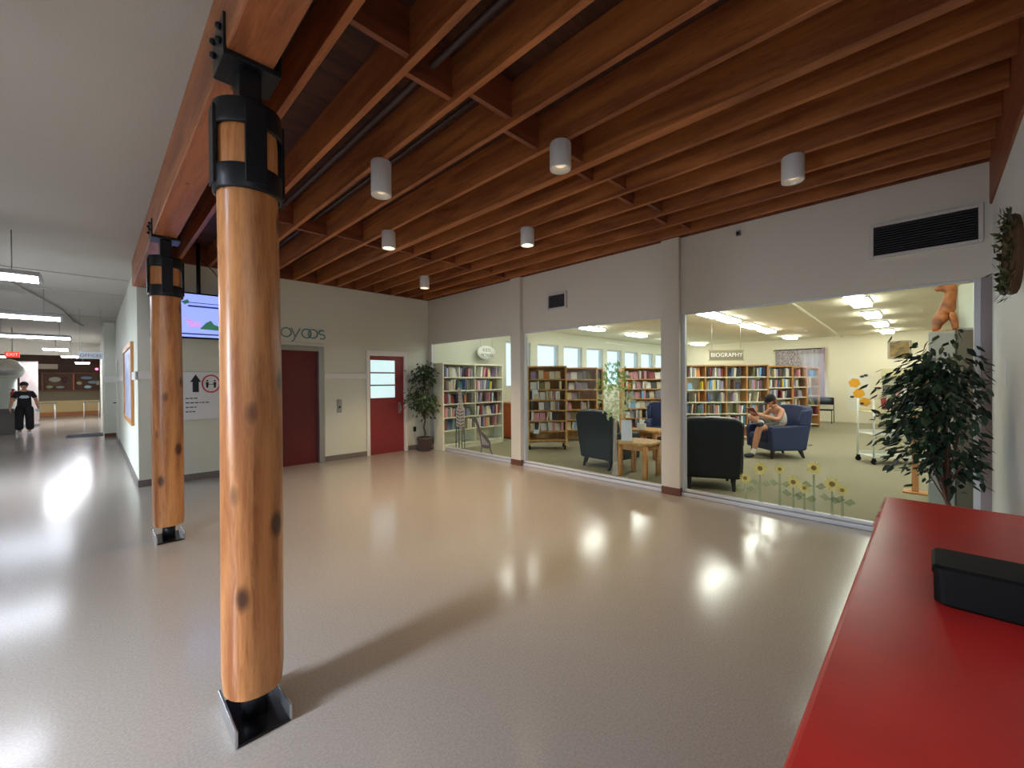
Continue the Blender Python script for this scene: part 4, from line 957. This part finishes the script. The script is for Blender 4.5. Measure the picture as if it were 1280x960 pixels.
# white book cart
t = thing('book_cart', 'white metal book cart behind the large ficus', 'cart', (10.2, 0.52, 0), math.radians(-52))
M_CART = mat('cart_white', (226, 226, 214), 0.45)
for sx in (-1, 1):
    for sy in (-1, 1):
        MB().tube([(sx * 0.4, sy * 0.2, 0.1), (sx * 0.4, sy * 0.2, 1.16)], 0.016, 8).build('post', M_CART, t)
        MB().lathe([(0.012, -0.014), (0.045, -0.014), (0.045, 0.014), (0.012, 0.014)], 16, M=Matrix.Translation((sx * 0.4, sy * 0.2, 0.045)) @ Euler((PI / 2, 0, 0)).to_matrix().to_4x4()).box(sx * 0.4 - 0.02, sy * 0.2 - 0.02, 0.06, sx * 0.4 + 0.02, sy * 0.2 + 0.02, 0.11).build('castor', M_PLASTIC, t)
for z in (0.12, 0.52, 0.92):
    MB().box(-0.4, -0.21, z, 0.4, 0.21, z + 0.012).box(-0.4, -0.215, z, 0.4, -0.205, z + 0.06).box(-0.4, 0.205, z, 0.4, 0.215, z + 0.06).build('tray', M_CART if z < 0.9 else mat('tray_tan', (214, 200, 160), 0.5), t)
T = Matrix.Translation(t.location) @ Euler((0, 0, t.rotation_euler.z)).to_matrix().to_4x4()
for k, (x, col, lab) in enumerate(((0.22, 'sky blue', 'bright blue book leaning on the top tray of the white cart'), (0.32, 'sky blue', 'second bright blue book at the end of the white cart'), (0.05, 'white', 'white book on the top tray of the white cart'), (-0.06, 'dark red', 'dark red book on the top tray of the white cart'))):
    M = T @ Matrix.Translation((x, 0.02, 0.934)) @ Euler((math.radians(-12), 0, 0)).to_matrix().to_4x4() @ Matrix.Diagonal((0.09 if k < 2 else 0.035, 0.1, 0.24, 1))
    o = bpy.data.objects.new('book', BOOKMESH); COL.objects.link(o); o.material_slots[0].link = 'OBJECT'; o.material_slots[0].material = CM[col]; o.matrix_world = M
    tag(o, lab, 'book')
# tall cabinets behind the large ficus
t = thing('tall_cabinet', 'tall pale grey cabinet behind the large ficus', 'cabinet', (7.0, -0.09, 0))
MB().box(-0.2, -0.107, 0.05, 0.2, 0.107, 2.06).build('body', mat('cabinet_grey', (166, 166, 160), 0.55), t, bevel=0.005)
MB().box(-0.215, -0.1, 0.07, -0.2, 0.1, 2.04).build('door', mat('cabinet_grey_door', (160, 160, 154), 0.5), t, bevel=0.003)
MB().box(-0.23, 0.06, 1.0, -0.215, 0.075, 1.12).build('handle', M_STEEL, t)
MB().box(-0.18, -0.09, 0, 0.19, 0.09, 0.05).build('plinth', M_BLACK, t)
t = thing('tall_cabinet', 'tall dark taupe cabinet at the end of the glass front', 'cabinet', (7.0, -0.305, 0))
MB().box(-0.2, -0.105, 0.05, 0.2, 0.105, 2.06).build('body', mat('cabinet_taupe', (108, 98, 84), 0.6), t, bevel=0.005)
MB().box(-0.215, -0.098, 0.07, -0.2, 0.098, 2.04).build('door', mat('cabinet_taupe_door', (104, 94, 80), 0.55), t, bevel=0.003)
MB().box(-0.23, 0.06, 1.0, -0.215, 0.075, 1.12).build('handle', M_STEEL, t)
MB().box(-0.18, -0.09, 0, 0.19, 0.09, 0.05).build('plinth', M_BLACK, t)
t = thing('carved_animal', 'orange brown carved wooden animal on the tall grey cabinet', 'carving', (6.98, -0.12, 2.06), 0)
M_CARVE = mat('carved_orange_wood', (198, 124, 70), 0.6, var=0.45, vscale=9, rgb2=(120, 66, 38))
skin('figure', [(0.0, 0.0, 0.26, 0.075), (0.0, 0.03, 0.16, 0.08), (0.0, -0.03, 0.36, 0.07), (0.0, -0.06, 0.46, 0.055), (0.0, -0.02, 0.53, 0.055), (0.0, 0.05, 0.51, 0.035), (0.0, 0.09, 0.5, 0.026),
                (0.06, 0.075, 0.10, 0.045), (0.06, 0.085, 0.02, 0.03), (-0.06, 0.06, 0.10, 0.045), (-0.06, 0.07, 0.02, 0.03),
                (-0.06, -0.05, 0.22, 0.035), (-0.06, -0.075, 0.11, 0.03), (-0.06, -0.08, 0.02, 0.026), (0.06, -0.05, 0.22, 0.035), (0.06, -0.075, 0.11, 0.03), (0.06, -0.08, 0.02, 0.026), (0.03, -0.06, 0.585, 0.02), (-0.03, -0.06, 0.585, 0.02)],
     [(0, 1), (0, 2), (2, 3), (3, 4), (4, 5), (5, 6), (1, 7), (7, 8), (1, 9), (9, 10), (0, 11), (11, 12), (12, 13), (0, 14), (14, 15), (15, 16), (4, 17), (4, 18)], M_CARVE, t)
MB().box(-0.12, -0.1, 0, 0.12, 0.1, 0.015).build('base', M_CARVE, t)
mb = MB()
for s in (-1, 1): mb.ball((s * 0.03, 0.03, 0.55), 0.012)
mb.build('eye', M_BLACK, t)
t = thing('wall_board', 'white rounded board on the wall above the dark taupe cabinet', 'board', (6.98, -0.315, 2.07))
pl = rrect(0.095, 0.25, 0.03)
MB().prism([(y, z + 0.27) for y, z in pl], -0.02, 0.02, 'yz').build('panel', mat('board_white', (236, 244, 232), 0.35), t, bevel=0.004)
MB().box(-0.05, -0.06, 0, 0.05, 0.06, 0.02).build('foot', M_STEEL, t)
t = thing('wooden_stand', 'thin brown wooden plant stand behind the large ficus', 'stand', (7.75, 0.145, 0))
MB().box(-0.03, -0.035, 0.02, 0.03, 0.035, 1.0).build('post', M_WOOD2, t, bevel=0.004)
MB().box(-0.12, -0.12, 0, 0.12, 0.12, 0.02).build('base', M_WOOD2, t, bevel=0.004)
MB().box(-0.13, -0.13, 1.0, 0.13, 0.13, 1.025).build('tray', M_WOOD2, t, bevel=0.004)
t = tag(MB().prism([(-0.09, 0), (-0.02, 0.03), (0.05, 0.02), (0.09, 0.005), (0.06, 0), (0, 0.004)], -0.03, 0.03).build('crumpled_wrapper', mat('wrapper_grey', (96, 92, 80), 0.7)), 'small dark scrap lying on the carpet beside the reading person', 'litter')
t.location = (11.6, 1.95, 0.0)

# ================================================================== CORRIDOR THINGS
t = thing('notice_board', 'tall blue notice board in an orange wood frame on the corridor wall', 'notice board', (0.46, 10.25, 1.53))
MB().box(-0.02, -1.12, -0.60, -0.002, 1.12, 0.60).build('panel', mat('board_blue', (150, 168, 214), 0.35, var=0.3, vscale=4, rgb2=(200, 206, 230)), t)
MB().box(-0.04, -1.2, -0.68, 0, -1.12, 0.68).box(-0.04, 1.12, -0.68, 0, 1.2, 0.68).box(-0.04, -1.12, 0.60, 0, 1.12, 0.68).box(-0.04, -1.12, -0.68, 0, 1.12, -0.60).build('frame', M_WOOD2, t, bevel=0.006)
t = thing('hanging_sign', 'white hanging sign reading OFFICES in the corridor', 'sign', (-0.04, 14.1, 2.2))
MB().box(-0.21, -0.015, -0.075, 0.21, 0.015, 0.09).build('board', mat('sign_cool_white', (240, 244, 252), 0.4), t, bevel=0.004)
text_mesh('OFFICES', 0.1, 0.002, 'sign_lettering', mat('sign_blue', (120, 142, 190), 0.5), t, face_minus_y(0, -0.018, 0))
for s in (-0.18, 0.18): MB().tube([(s, 0, 0.075), (s, 0, 1.1)], 0.004, 5).build('hanging_wire', M_STEEL, t)
t = thing('exit_sign', 'small red EXIT sign hanging in the corridor', 'sign', (-1.78, 20.2, 2.46))
MB().box(-0.15, -0.03, -0.09, 0.15, 0.03, 0.09).build('box', mat('exit_red', (226, 72, 60), 0.4, emit=(230, 60, 44), estr=0.8), t, bevel=0.008)
text_mesh('EXIT', 0.12, 0.002, 'sign_lettering', mat('exit_letters', (250, 214, 200), 0.4, emit=(250, 210, 196), estr=0.7), t, face_minus_y(0, -0.033, 0))
MB().tube([(0, 0, 0.09), (0, 0, 0.84)], 0.012, 8).build('stem', M_STEEL, t)
t = tag(MB().box(-0.40, -0.5, 0, 0.36, 0.5, 0.012).build('door_mat', mat('mat_dark_blue', (58, 66, 78), 0.9), None, bevel=0.004), 'dark blue mat on the corridor floor by the return', 'mat')
t.location = (-0.17, 17.75, 0)
# round kiosk pillar
t = thing('kiosk_pillar', 'pale round kiosk pillar with a domed top in the corridor', 'pillar', (-2.02, 21.2, 0))
MB().lathe([(0.27, 0), (0.27, 0.08), (0.25, 0.1), (0.25, 1.72)], 28).build('shaft', mat('kiosk_pale_green', (204, 216, 206), 0.5), t)
MB().lathe([(0.25, 1.72), (0.36, 1.80), (0.42, 1.98), (0.40, 2.14), (0.30, 2.28), (0.14, 2.35), (0.001, 2.36)], 32, caps=False).build('dome', mat('kiosk_dome', (198, 200, 186), 0.3, var=0.25, vscale=4), t)
MB().lathe([(0.365, 1.82), (0.43, 1.95), (0.425, 1.99)], 32, caps=False).build('dome_band', M_STEEL, t)
t = thing('fire_extinguisher', 'small red fire extinguisher hung on the pale kiosk pillar', 'fire extinguisher', (-1.84, 20.88, 0.98))
MB().lathe([(0.001, 0), (0.05, 0.005), (0.055, 0.03), (0.055, 0.28), (0.03, 0.34), (0.018, 0.36)], 18, caps=False).build('cylinder_body', mat('extinguisher_red', (168, 34, 36), 0.35), t)
MB().box(-0.03, -0.015, 0.36, 0.04, 0.015, 0.40).box(-0.07, -0.01, 0.385, 0.02, 0.01, 0.40).build('valve', M_PLASTIC, t)
MB().tube([(0.03, 0, 0.37), (0.09, 0, 0.33), (0.085, -0.01, 0.18), (0.065, -0.01, 0.06)], 0.01, 6).build('hose', M_PLASTIC, t)
t = thing('waste_bin', 'dark grey waste bin in front of the kiosk pillar', 'bin', (-1.92, 20.2, 0))
MB().taper(0, 0, 0, 0.62, 0.19, 0.17, 0.22, 0.2).build('body', mat('bin_grey', (112, 108, 104), 0.6), t, bevel=0.02)
MB().taper(0, 0, 0.62, 0.78, 0.225, 0.205, 0.16, 0.14).build('lid', mat('bin_lid', (90, 88, 88), 0.5), t, bevel=0.02)
t = thing('standing_banner', 'pale pink standing banner behind the walking person', 'banner', (-1.66, 23.2, 0))
MB().box(-0.22, -0.01, 0.08, 0.22, 0.0, 2.35).build('cloth', mat('banner_pink', (224, 196, 200), 0.7, var=0.3, vscale=3, rgb2=(240, 236, 232)), t)
MB().box(-0.24, -0.08, 0, 0.24, 0.08, 0.08).build('base', M_STEEL, t, bevel=0.01)
MB().box(-0.23, -0.02, 2.34, 0.23, 0.01, 2.37).build('top_rail', M_STEEL, t)
# glazed display case at the end
t = thing('display_case', 'brown framed display case with two bays on the corridor end wall', 'display case', (-0.70, 30.0, 1.64))
M_CASE = mat('case_brown', (122, 72, 42), 0.5)
MB().box(-1.05, -0.22, -0.46, -0.99, 0, 0.46).box(0.96, -0.22, -0.46, 1.02, 0, 0.46).box(-0.99, -0.22, 0.40, 0.96, 0, 0.46).box(-0.99, -0.22, -0.46, 0.96, 0, -0.40).build('frame', M_CASE, t)
MB().box(-0.02, -0.22, -0.40, 0.03, 0, 0.40).build('divider', mat('case_orange', (190, 96, 56), 0.5), t)
MB().box(-0.99, -0.015, -0.40, 0.96, -0.003, 0.40).build('backing', mat('case_backing', (132, 90, 74), 0.8), t)
rng = random.Random(77)
for k, (x, z, w_, h_, c) in enumerate(((-0.62, 0.12, 0.3, 0.17, (214, 196, 178)), (-0.8, -0.24, 0.18, 0.1, (224, 206, 160)), (-0.45, -0.26, 0.22, 0.09, (196, 190, 180)), (0.2, -0.06, 0.15, 0.12, (234, 204, 140)), (0.45, 0.2, 0.3, 0.1, (176, 190, 214)), (0.68, -0.02, 0.28, 0.11, (190, 196, 206)), (0.5, -0.26, 0.2, 0.12, (206, 220, 222)), (0.85, -0.05, 0.12, 0.16, (238, 216, 190)), (-0.3, 0.1, 0.12, 0.2, (120, 54, 60)))):
    MB().lathe([(0.001, 0), (1, 0), (1, 0.05), (0.8, 0.08), (0.001, 0.08)], 14, caps=False, M=Matrix.Translation((x, -0.06, z)) @ Euler((PI / 2, 0, 0)).to_matrix().to_4x4() @ Matrix.Diagonal((w_ * 0.68, h_ * 0.75, 1, 1))).build('exhibit', mat('exhibit_%d' % k, c, 0.6), t)
MB().add([(-0.99, -0.2, -0.40), (0.96, -0.2, -0.40), (0.96, -0.2, 0.40), (-0.99, -0.2, 0.40)], [(0, 1, 2, 3)]).build('glass_front', M_GLASS, t)
t = tag(MB().box(-0.33, -0.02, -0.12, 0.33, 0, 0.12).build('name_board', mat('board_cream', (206, 194, 172), 0.6), None, bevel=0.006), 'pale board on the brown end wall above the display case', 'board')
t.location = (-1.55, 30.0, 2.38)
t = thing('wall_lamp', 'tiny pink lit lamp on the brown end wall beside the ceiling lamps', 'lamp', (0.12, 29.98, 2.28))
MB().lathe([(0.001, 0), (0.06, 0), (0.06, 0.03), (0.001, 0.03)], 16, caps=False, M=Euler((PI / 2, 0, 0)).to_matrix().to_4x4()).build('base', M_STEEL, t)
MB().ball((0, -0.06, 0), 0.06).build('bulb', mat('lamp_pink', (255, 120, 150), 0.4, emit=(255, 110, 150), estr=3.0), t)
for k, (x, y, lab) in enumerate(((-1.45, 27.2, 'grey topped table beside the walking person far down the corridor'), (0.0 - 0.08, 27.4, 'grey topped table beside the corridor return far away'))):
    t = thing('corridor_table', lab, 'table', (x, y, 0))
    MB().box(-0.28, -0.28, 0.68, 0.28, 0.28, 0.72).build('table_top', mat('table_grey', (120, 118, 116), 0.5), t, bevel=0.006)
    for sx in (-1, 1):
        for sy in (-1, 1): MB().tube([(sx * 0.24, sy * 0.24, 0), (sx * 0.24, sy * 0.24, 0.68)], 0.02, 8).build('leg', mat('table_leg_pale', (214, 212, 206), 0.4), t)

# ================================================================== PEOPLE
M_SKIN = mat('skin_tan', (214, 156, 128), 0.55)
M_SKIN2 = mat('skin_warm', (196, 140, 112), 0.55)
def add_hand(P, E, wi, palm_dir, side, up, s=1.0, curl=0.5):
    """Palm and five bent fingers grown from wrist vertex wi: palm_dir along the hand, side towards the thumb, up = palm normal the fingers curl to."""
    w = Vector(P[wi][:3]); d = Vector(palm_dir).normalized(); sd = Vector(side).normalized(); u = Vector(up).normalized()
    def v(p, r): P.append((p.x, p.y, p.z, r)); return len(P) - 1
    pm = v(w + d * 0.045 * s, 0.026 * s); E.append((wi, pm))
    kn = v(w + d * 0.082 * s, 0.024 * s); E.append((pm, kn))
    for off, ln in ((0.030, 0.066), (0.010, 0.076), (-0.010, 0.070), (-0.029, 0.055)):
        a = w + d * 0.092 * s + sd * off * s
        k0 = v(a, 0.010 * s); E.append((kn, k0))
        b = a + (d * (1 - 0.3 * curl) + u * 0.5 * curl).normalized() * ln * 0.5 * s
        k1 = v(b, 0.0085 * s); E.append((k0, k1))
        c = b + (d * (1 - curl) + u * curl).normalized() * ln * 0.5 * s
        k2 = v(c, 0.0075 * s); E.append((k1, k2))
    t0 = v(w + d * 0.03 * s + sd * 0.034 * s, 0.012 * s); E.append((pm, t0))
    t1 = v(w + d * 0.062 * s + sd * 0.052 * s + u * 0.012 * s, 0.0095 * s); E.append((t0, t1))
    t2 = v(w + d * 0.088 * s + sd * 0.048 * s + u * 0.026 * s, 0.008 * s); E.append((t1, t2))


def head_verts(P, E, neck, c, fwd, upv, s=1.0):
    """Head grown from a neck vertex: skull, brow, jaw, nose, ears."""
    c = Vector(c); f = Vector(fwd).normalized(); u = Vector(upv).normalized(); r = f.cross(u)
    def v(p, rx, ry=None): P.append((p.x, p.y, p.z, rx, ry or rx)); return len(P) - 1
    a = v(c - u * 0.05 * s, 0.068 * s, 0.072 * s); E.append((neck, a))
    b = v(c + u * 0.015 * s, 0.078 * s, 0.088 * s); E.append((a, b))
    t = v(c + u * 0.075 * s - f * 0.008 * s, 0.066 * s, 0.078 * s); E.append((b, t))
    j = v(c - u * 0.075 * s + f * 0.055 * s, 0.034 * s); E.append((a, j))
    n = v(c - u * 0.012 * s + f * 0.092 * s, 0.014 * s); E.append((b, n))
    for q in (-1, 1):
        e = v(c + r * q * 0.083 * s - f * 0.01 * s, 0.016 * s); E.append((b, e))


def face_parts(t, c, fwd, upv, s=1.0):
    c = Vector(c); f = Vector(fwd).normalized(); u = Vector(upv).normalized(); r = f.cross(u)
    for q in (-1, 1):
        MB().ball(tuple(c + r * q * 0.032 * s + f * 0.088 * s + u * 0.018 * s), 0.009 * s).build('eye', mat('eye_dark', (40, 30, 28), 0.3), t)
    R3 = Matrix((r, f, u)).transposed().to_4x4()
    MB().ball((0, 0, 0), 0.022 * s, 1, 0.35, 0.28, M=Matrix.Translation(c + f * 0.088 * s - u * 0.05 * s) @ R3).build('mouth', mat('lips', (166, 92, 84), 0.5), t)


# walking person far down the corridor, facing the camera (-y)
t = thing('person', 'person walking down the corridor in black T-shirt and wide black trousers', 'person', (-1.52, 19.8, 0), math.radians(5))
P = [(0, 0, 0.88, 0.13, 0.10), (0, 0, 1.02, 0.12, 0.09), (0, 0.0, 1.20, 0.135, 0.095), (0, 0.0, 1.31, 0.09, 0.07), (0, -0.005, 1.38, 0.046)]
E = [(0, 1), (1, 2), (2, 3), (3, 4)]
for s in (-1, 1):
    b = len(P)
    P += [(s * 0.16, 0, 1.29, 0.055), (s * 0.23, 0.0, 1.08, 0.045), (s * 0.27, -0.06, 0.88, 0.036), (s * 0.285, -0.09, 0.80, 0.026)]
    E += [(3, b), (b, b + 1), (b + 1, b + 2), (b + 2, b + 3)]
    add_hand(P, E, b + 3, (0.0, -0.25, -1), (-s, 0, 0) if False else (0, -1, 0.1), (-s, 0, 0), 0.95, 0.45)
    b = len(P)
    P += [(s * 0.085, 0, 0.80, 0.095), (s * 0.09, -0.01 - 0.03 * s, 0.45, 0.062), (s * 0.095, 0.02 - 0.05 * s, 0.10, 0.04), (s * 0.10, -0.05 - 0.05 * s, 0.045, 0.038), (s * 0.105, -0.13 - 0.05 * s, 0.035, 0.032)]
    E += [(0, b), (b, b + 1), (b + 1, b + 2), (b + 2, b + 3), (b + 3, b + 4)]
head_verts(P, E, 4, (0, -0.01, 1.49), (0, -1, -0.05), (0, 0, 1), 0.98)
skin('body', P, E, M_SKIN2, t)
face_parts(t, (0, -0.01, 1.49), (0, -1, -0.05), (0, 0, 1), 0.98)
M_BLK = mat('cloth_black', (28, 28, 34), 0.8)
sh = [(0, 0, 0.78, 0.165, 0.125), (0, 0, 0.90, 0.168, 0.128), (0, 0, 1.05, 0.16, 0.12), (0, 0, 1.2, 0.165, 0.12), (0, 0, 1.30, 0.11, 0.085), (0, 0, 1.345, 0.06)]
se = [(0, 1), (1, 2), (2, 3), (3, 4), (4, 5)]
for s in (-1, 1):
    b = len(sh); sh += [(s * 0.155, 0, 1.285, 0.068), (s * 0.20, 0, 1.17, 0.064), (s * 0.22, 0, 1.1, 0.064)]; se += [(4, b), (b, b + 1), (b + 1, b + 2)]
skin('t_shirt', sh, se, M_BLK, t)
tp = [(0, 0, 0.96, 0.14, 0.11)]; te = []
for s in (-1, 1):
    b = len(tp); tp += [(s * 0.09, 0, 0.78, 0.125, 0.12), (s * 0.105, -0.01 - 0.03 * s, 0.45, 0.098), (s * 0.11, 0.01 - 0.05 * s, 0.10, 0.10)]; te += [(0, b), (b, b + 1), (b + 1, b + 2)]
skin('trousers', tp, te, M_BLK, t)
hr = MB()
hr.ball((0, 0.012, 1.525), 0.098, 0.95, 1.02, 0.98); hr.ball((0, 0.06, 1.47), 0.075, 1.0, 0.7, 1.0)
hr.build('hair', mat('hair_dark', (44, 34, 32), 0.7), t)
MB().prism([(-0.11, 1.13), (-0.06, 1.19), (0.06, 1.19), (0.11, 1.13), (0.05, 1.10), (-0.05, 1.10)], -0.135, -0.118).build('shirt_print', mat('print_grey', (190, 196, 200), 0.7), t)
for s in (-1, 1):
    MB().prism([(-0.045, 0), (0.045, 0), (0.05, 0.03), (0.03, 0.075), (-0.03, 0.075), (-0.05, 0.03)], -0.17 - 0.05 * s, 0.06 - 0.05 * s, 'xz', M=Matrix.Translation((s * 0.10, 0, 0))).build('shoe', mat('shoe_white', (206, 204, 208), 0.6), t, bevel=0.012)
t2 = tag(MB().box(-0.06, -0.012, -0.04, 0.06, 0.012, 0.04).build('phone', mat('held_white', (224, 234, 240), 0.4), None, bevel=0.006), 'small white thing held in the hand of the walking person', 'phone')
t2.location = (-1.23, 19.62, 0.73)

# reading person seated in the navy armchair; local frame of the chair (faces +y, viewer on the -x side)
t = thing('person', 'person in a black cap and white tank top reading in the navy armchair', 'person', CH.location, CH.rotation_euler.z)
t.location = CH.matrix_basis @ Vector((0, -0.05, 0))
def slump(pts): return [(p[0], p[1], p[2] if p[2] < 0.62 else 0.62 + (p[2] - 0.62) * 0.87) + tuple(p[3:]) for p in pts]
P = [(0, 0.0, 0.58, 0.125, 0.11), (0, -0.03, 0.72, 0.12, 0.10), (0, 0.0, 0.88, 0.135, 0.105), (0, 0.05, 0.99, 0.085, 0.07), (0, 0.10, 1.05, 0.048)]
E = [(0, 1), (1, 2), (2, 3), (3, 4)]
# arms reach forward and hold the book
for s in (-1, 1):
    b = len(P)
    P += [(s * 0.17, 0.05, 0.955, 0.058), (s * 0.25, 0.20, 0.76, 0.047), (s * 0.15, 0.42, 0.84, 0.038), (s * 0.10, 0.49, 0.875, 0.028)]
    E += [(3, b), (b, b + 1), (b + 1, b + 2), (b + 2, b + 3)]
    add_hand(P, E, b + 3, (-s * 0.5, 0.8, 0.35), (0, -0.2, 1), (-s, -0.3, 0.2), 1.0, 0.6)
# near leg (-x): foot on the floor; far leg (+x): knee raised, ankle resting on the near knee
b = len(P)
P += [(-0.10, 0.06, 0.57, 0.095), (-0.13, 0.50, 0.575, 0.068), (-0.13, 0.56, 0.32, 0.058), (-0.13, 0.60, 0.11, 0.042), (-0.13, 0.67, 0.055, 0.04), (-0.13, 0.77, 0.04, 0.034)]
E += [(0, b), (b, b + 1), (b + 1, b + 2), (b + 2, b + 3), (b + 3, b + 4), (b + 4, b + 5)]
b = len(P)
P += [(0.11, 0.08, 0.60, 0.095), (0.20, 0.50, 0.80, 0.068), (0.03, 0.50, 0.74, 0.056), (-0.14, 0.46, 0.685, 0.042), (-0.2, 0.48, 0.665, 0.038), (-0.24, 0.55, 0.66, 0.033)]
E += [(0, b), (b, b + 1), (b + 1, b + 2), (b + 2, b + 3), (b + 3, b + 4), (b + 4, b + 5)]
P = slump(P)
HC = (0, 0.155, 1.08); HF = (0, 0.85, -0.5); HU = (0, 0.5, 0.85)
head_verts(P, E, 4, HC, HF, HU)
skin('body', P, E, M_SKIN, t)
face_parts(t, HC, HF, HU)
sh = [(0, 0.0, 0.60, 0.145, 0.13), (0, -0.03, 0.72, 0.14, 0.118), (0, -0.005, 0.87, 0.15, 0.12), (0, 0.035, 0.955, 0.115, 0.085)]
skin('tank_top', slump(sh), [(0, 1), (1, 2), (2, 3)], mat('cloth_white', (224, 220, 212), 0.85), t)
sp = [(0, 0.0, 0.57, 0.15, 0.13), (-0.10, 0.10, 0.575, 0.115), (-0.125, 0.40, 0.58, 0.10), (0.11, 0.11, 0.61, 0.115), (0.17, 0.36, 0.735, 0.098)]
skin('shorts', sp, [(0, 1), (1, 2), (0, 3), (3, 4)], mat('cloth_grey', (112, 110, 108), 0.85), t)
skin('sock', [(-0.13, 0.588, 0.20, 0.055), (-0.13, 0.60, 0.11, 0.052), (-0.13, 0.65, 0.06, 0.045)], [(0, 1), (1, 2)], mat('sock_white', (240, 240, 238), 0.9), t)
skin('sock', [(-0.08, 0.475, 0.705, 0.056), (-0.15, 0.46, 0.685, 0.05), (-0.2, 0.48, 0.665, 0.046)], [(0, 1), (1, 2)], mat('sock_white', (240, 240, 238), 0.9), t)
M_SHOE = mat('shoe_dark', (46, 54, 64), 0.6)
skin('shoe', [(-0.13, 0.60, 0.055, 0.05), (-0.13, 0.68, 0.05, 0.05), (-0.13, 0.80, 0.04, 0.04)], [(0, 1), (1, 2)], M_SHOE, t)
skin('shoe', [(-0.19, 0.47, 0.66, 0.05), (-0.23, 0.53, 0.66, 0.05), (-0.27, 0.62, 0.65, 0.04)], [(0, 1), (1, 2)], M_SHOE, t)
Rh = Matrix((Vector(HF).normalized().cross(Vector(HU).normalized()), Vector(HF).normalized(), Vector(HU).normalized())).transposed().to_4x4()
Mh = Matrix.Translation(HC) @ Rh
cp = MB().lathe([(0.098, 0.035), (0.102, 0.06), (0.098, 0.10), (0.08, 0.135), (0.045, 0.155), (0.001, 0.16)], 24, caps=False, M=Mh @ Matrix.Diagonal((0.93, 1.08, 1, 1)))
cp.build('cap', M_BLK, t)
MB().prism([(-0.075, 0.07), (-0.06, 0.15), (-0.03, 0.185), (0.03, 0.185), (0.06, 0.15), (0.075, 0.07)], 0.04, 0.052, 'xy', M=Mh).build('cap_brim', M_BLK, t, bevel=0.004)
MB().ball((0, -0.02, 0.0), 0.09, 0.98, 0.9, 0.85, M=Mh).build('hair', mat('hair_auburn', (110, 52, 44), 0.7), t)
Mb = Matrix.Translation(CH.location) @ Euler((0, 0, CH.rotation_euler.z)).to_matrix().to_4x4() @ Matrix.Translation((0, 0.525, 0.885)) @ Euler((math.radians(-35), 0, 0)).to_matrix().to_4x4()
t2 = thing('open_book', 'open book held by the reading person', 'book')
t2.matrix_world = Mb
for s in (-1, 1):
    MB().prism([(0, 0.0), (s * 0.12, 0.025), (s * 0.12, 0.037), (0, 0.012)], -0.09, 0.09, 'xz', M=Euler((PI / 2, 0, 0)).to_matrix().to_4x4() @ Matrix.Rotation(0, 4, 'X')).build('pages', mat('book_pages', (226, 218, 196)), t2)
MB().prism([(-0.125, 0.022), (0, -0.004), (0.125, 0.022), (0.125, 0.027), (0, 0.001), (-0.125, 0.027)], -0.095, 0.095, 'xz', M=Euler((PI / 2, 0, 0)).to_matrix().to_4x4()).build('cover', CM['dark red'], t2)
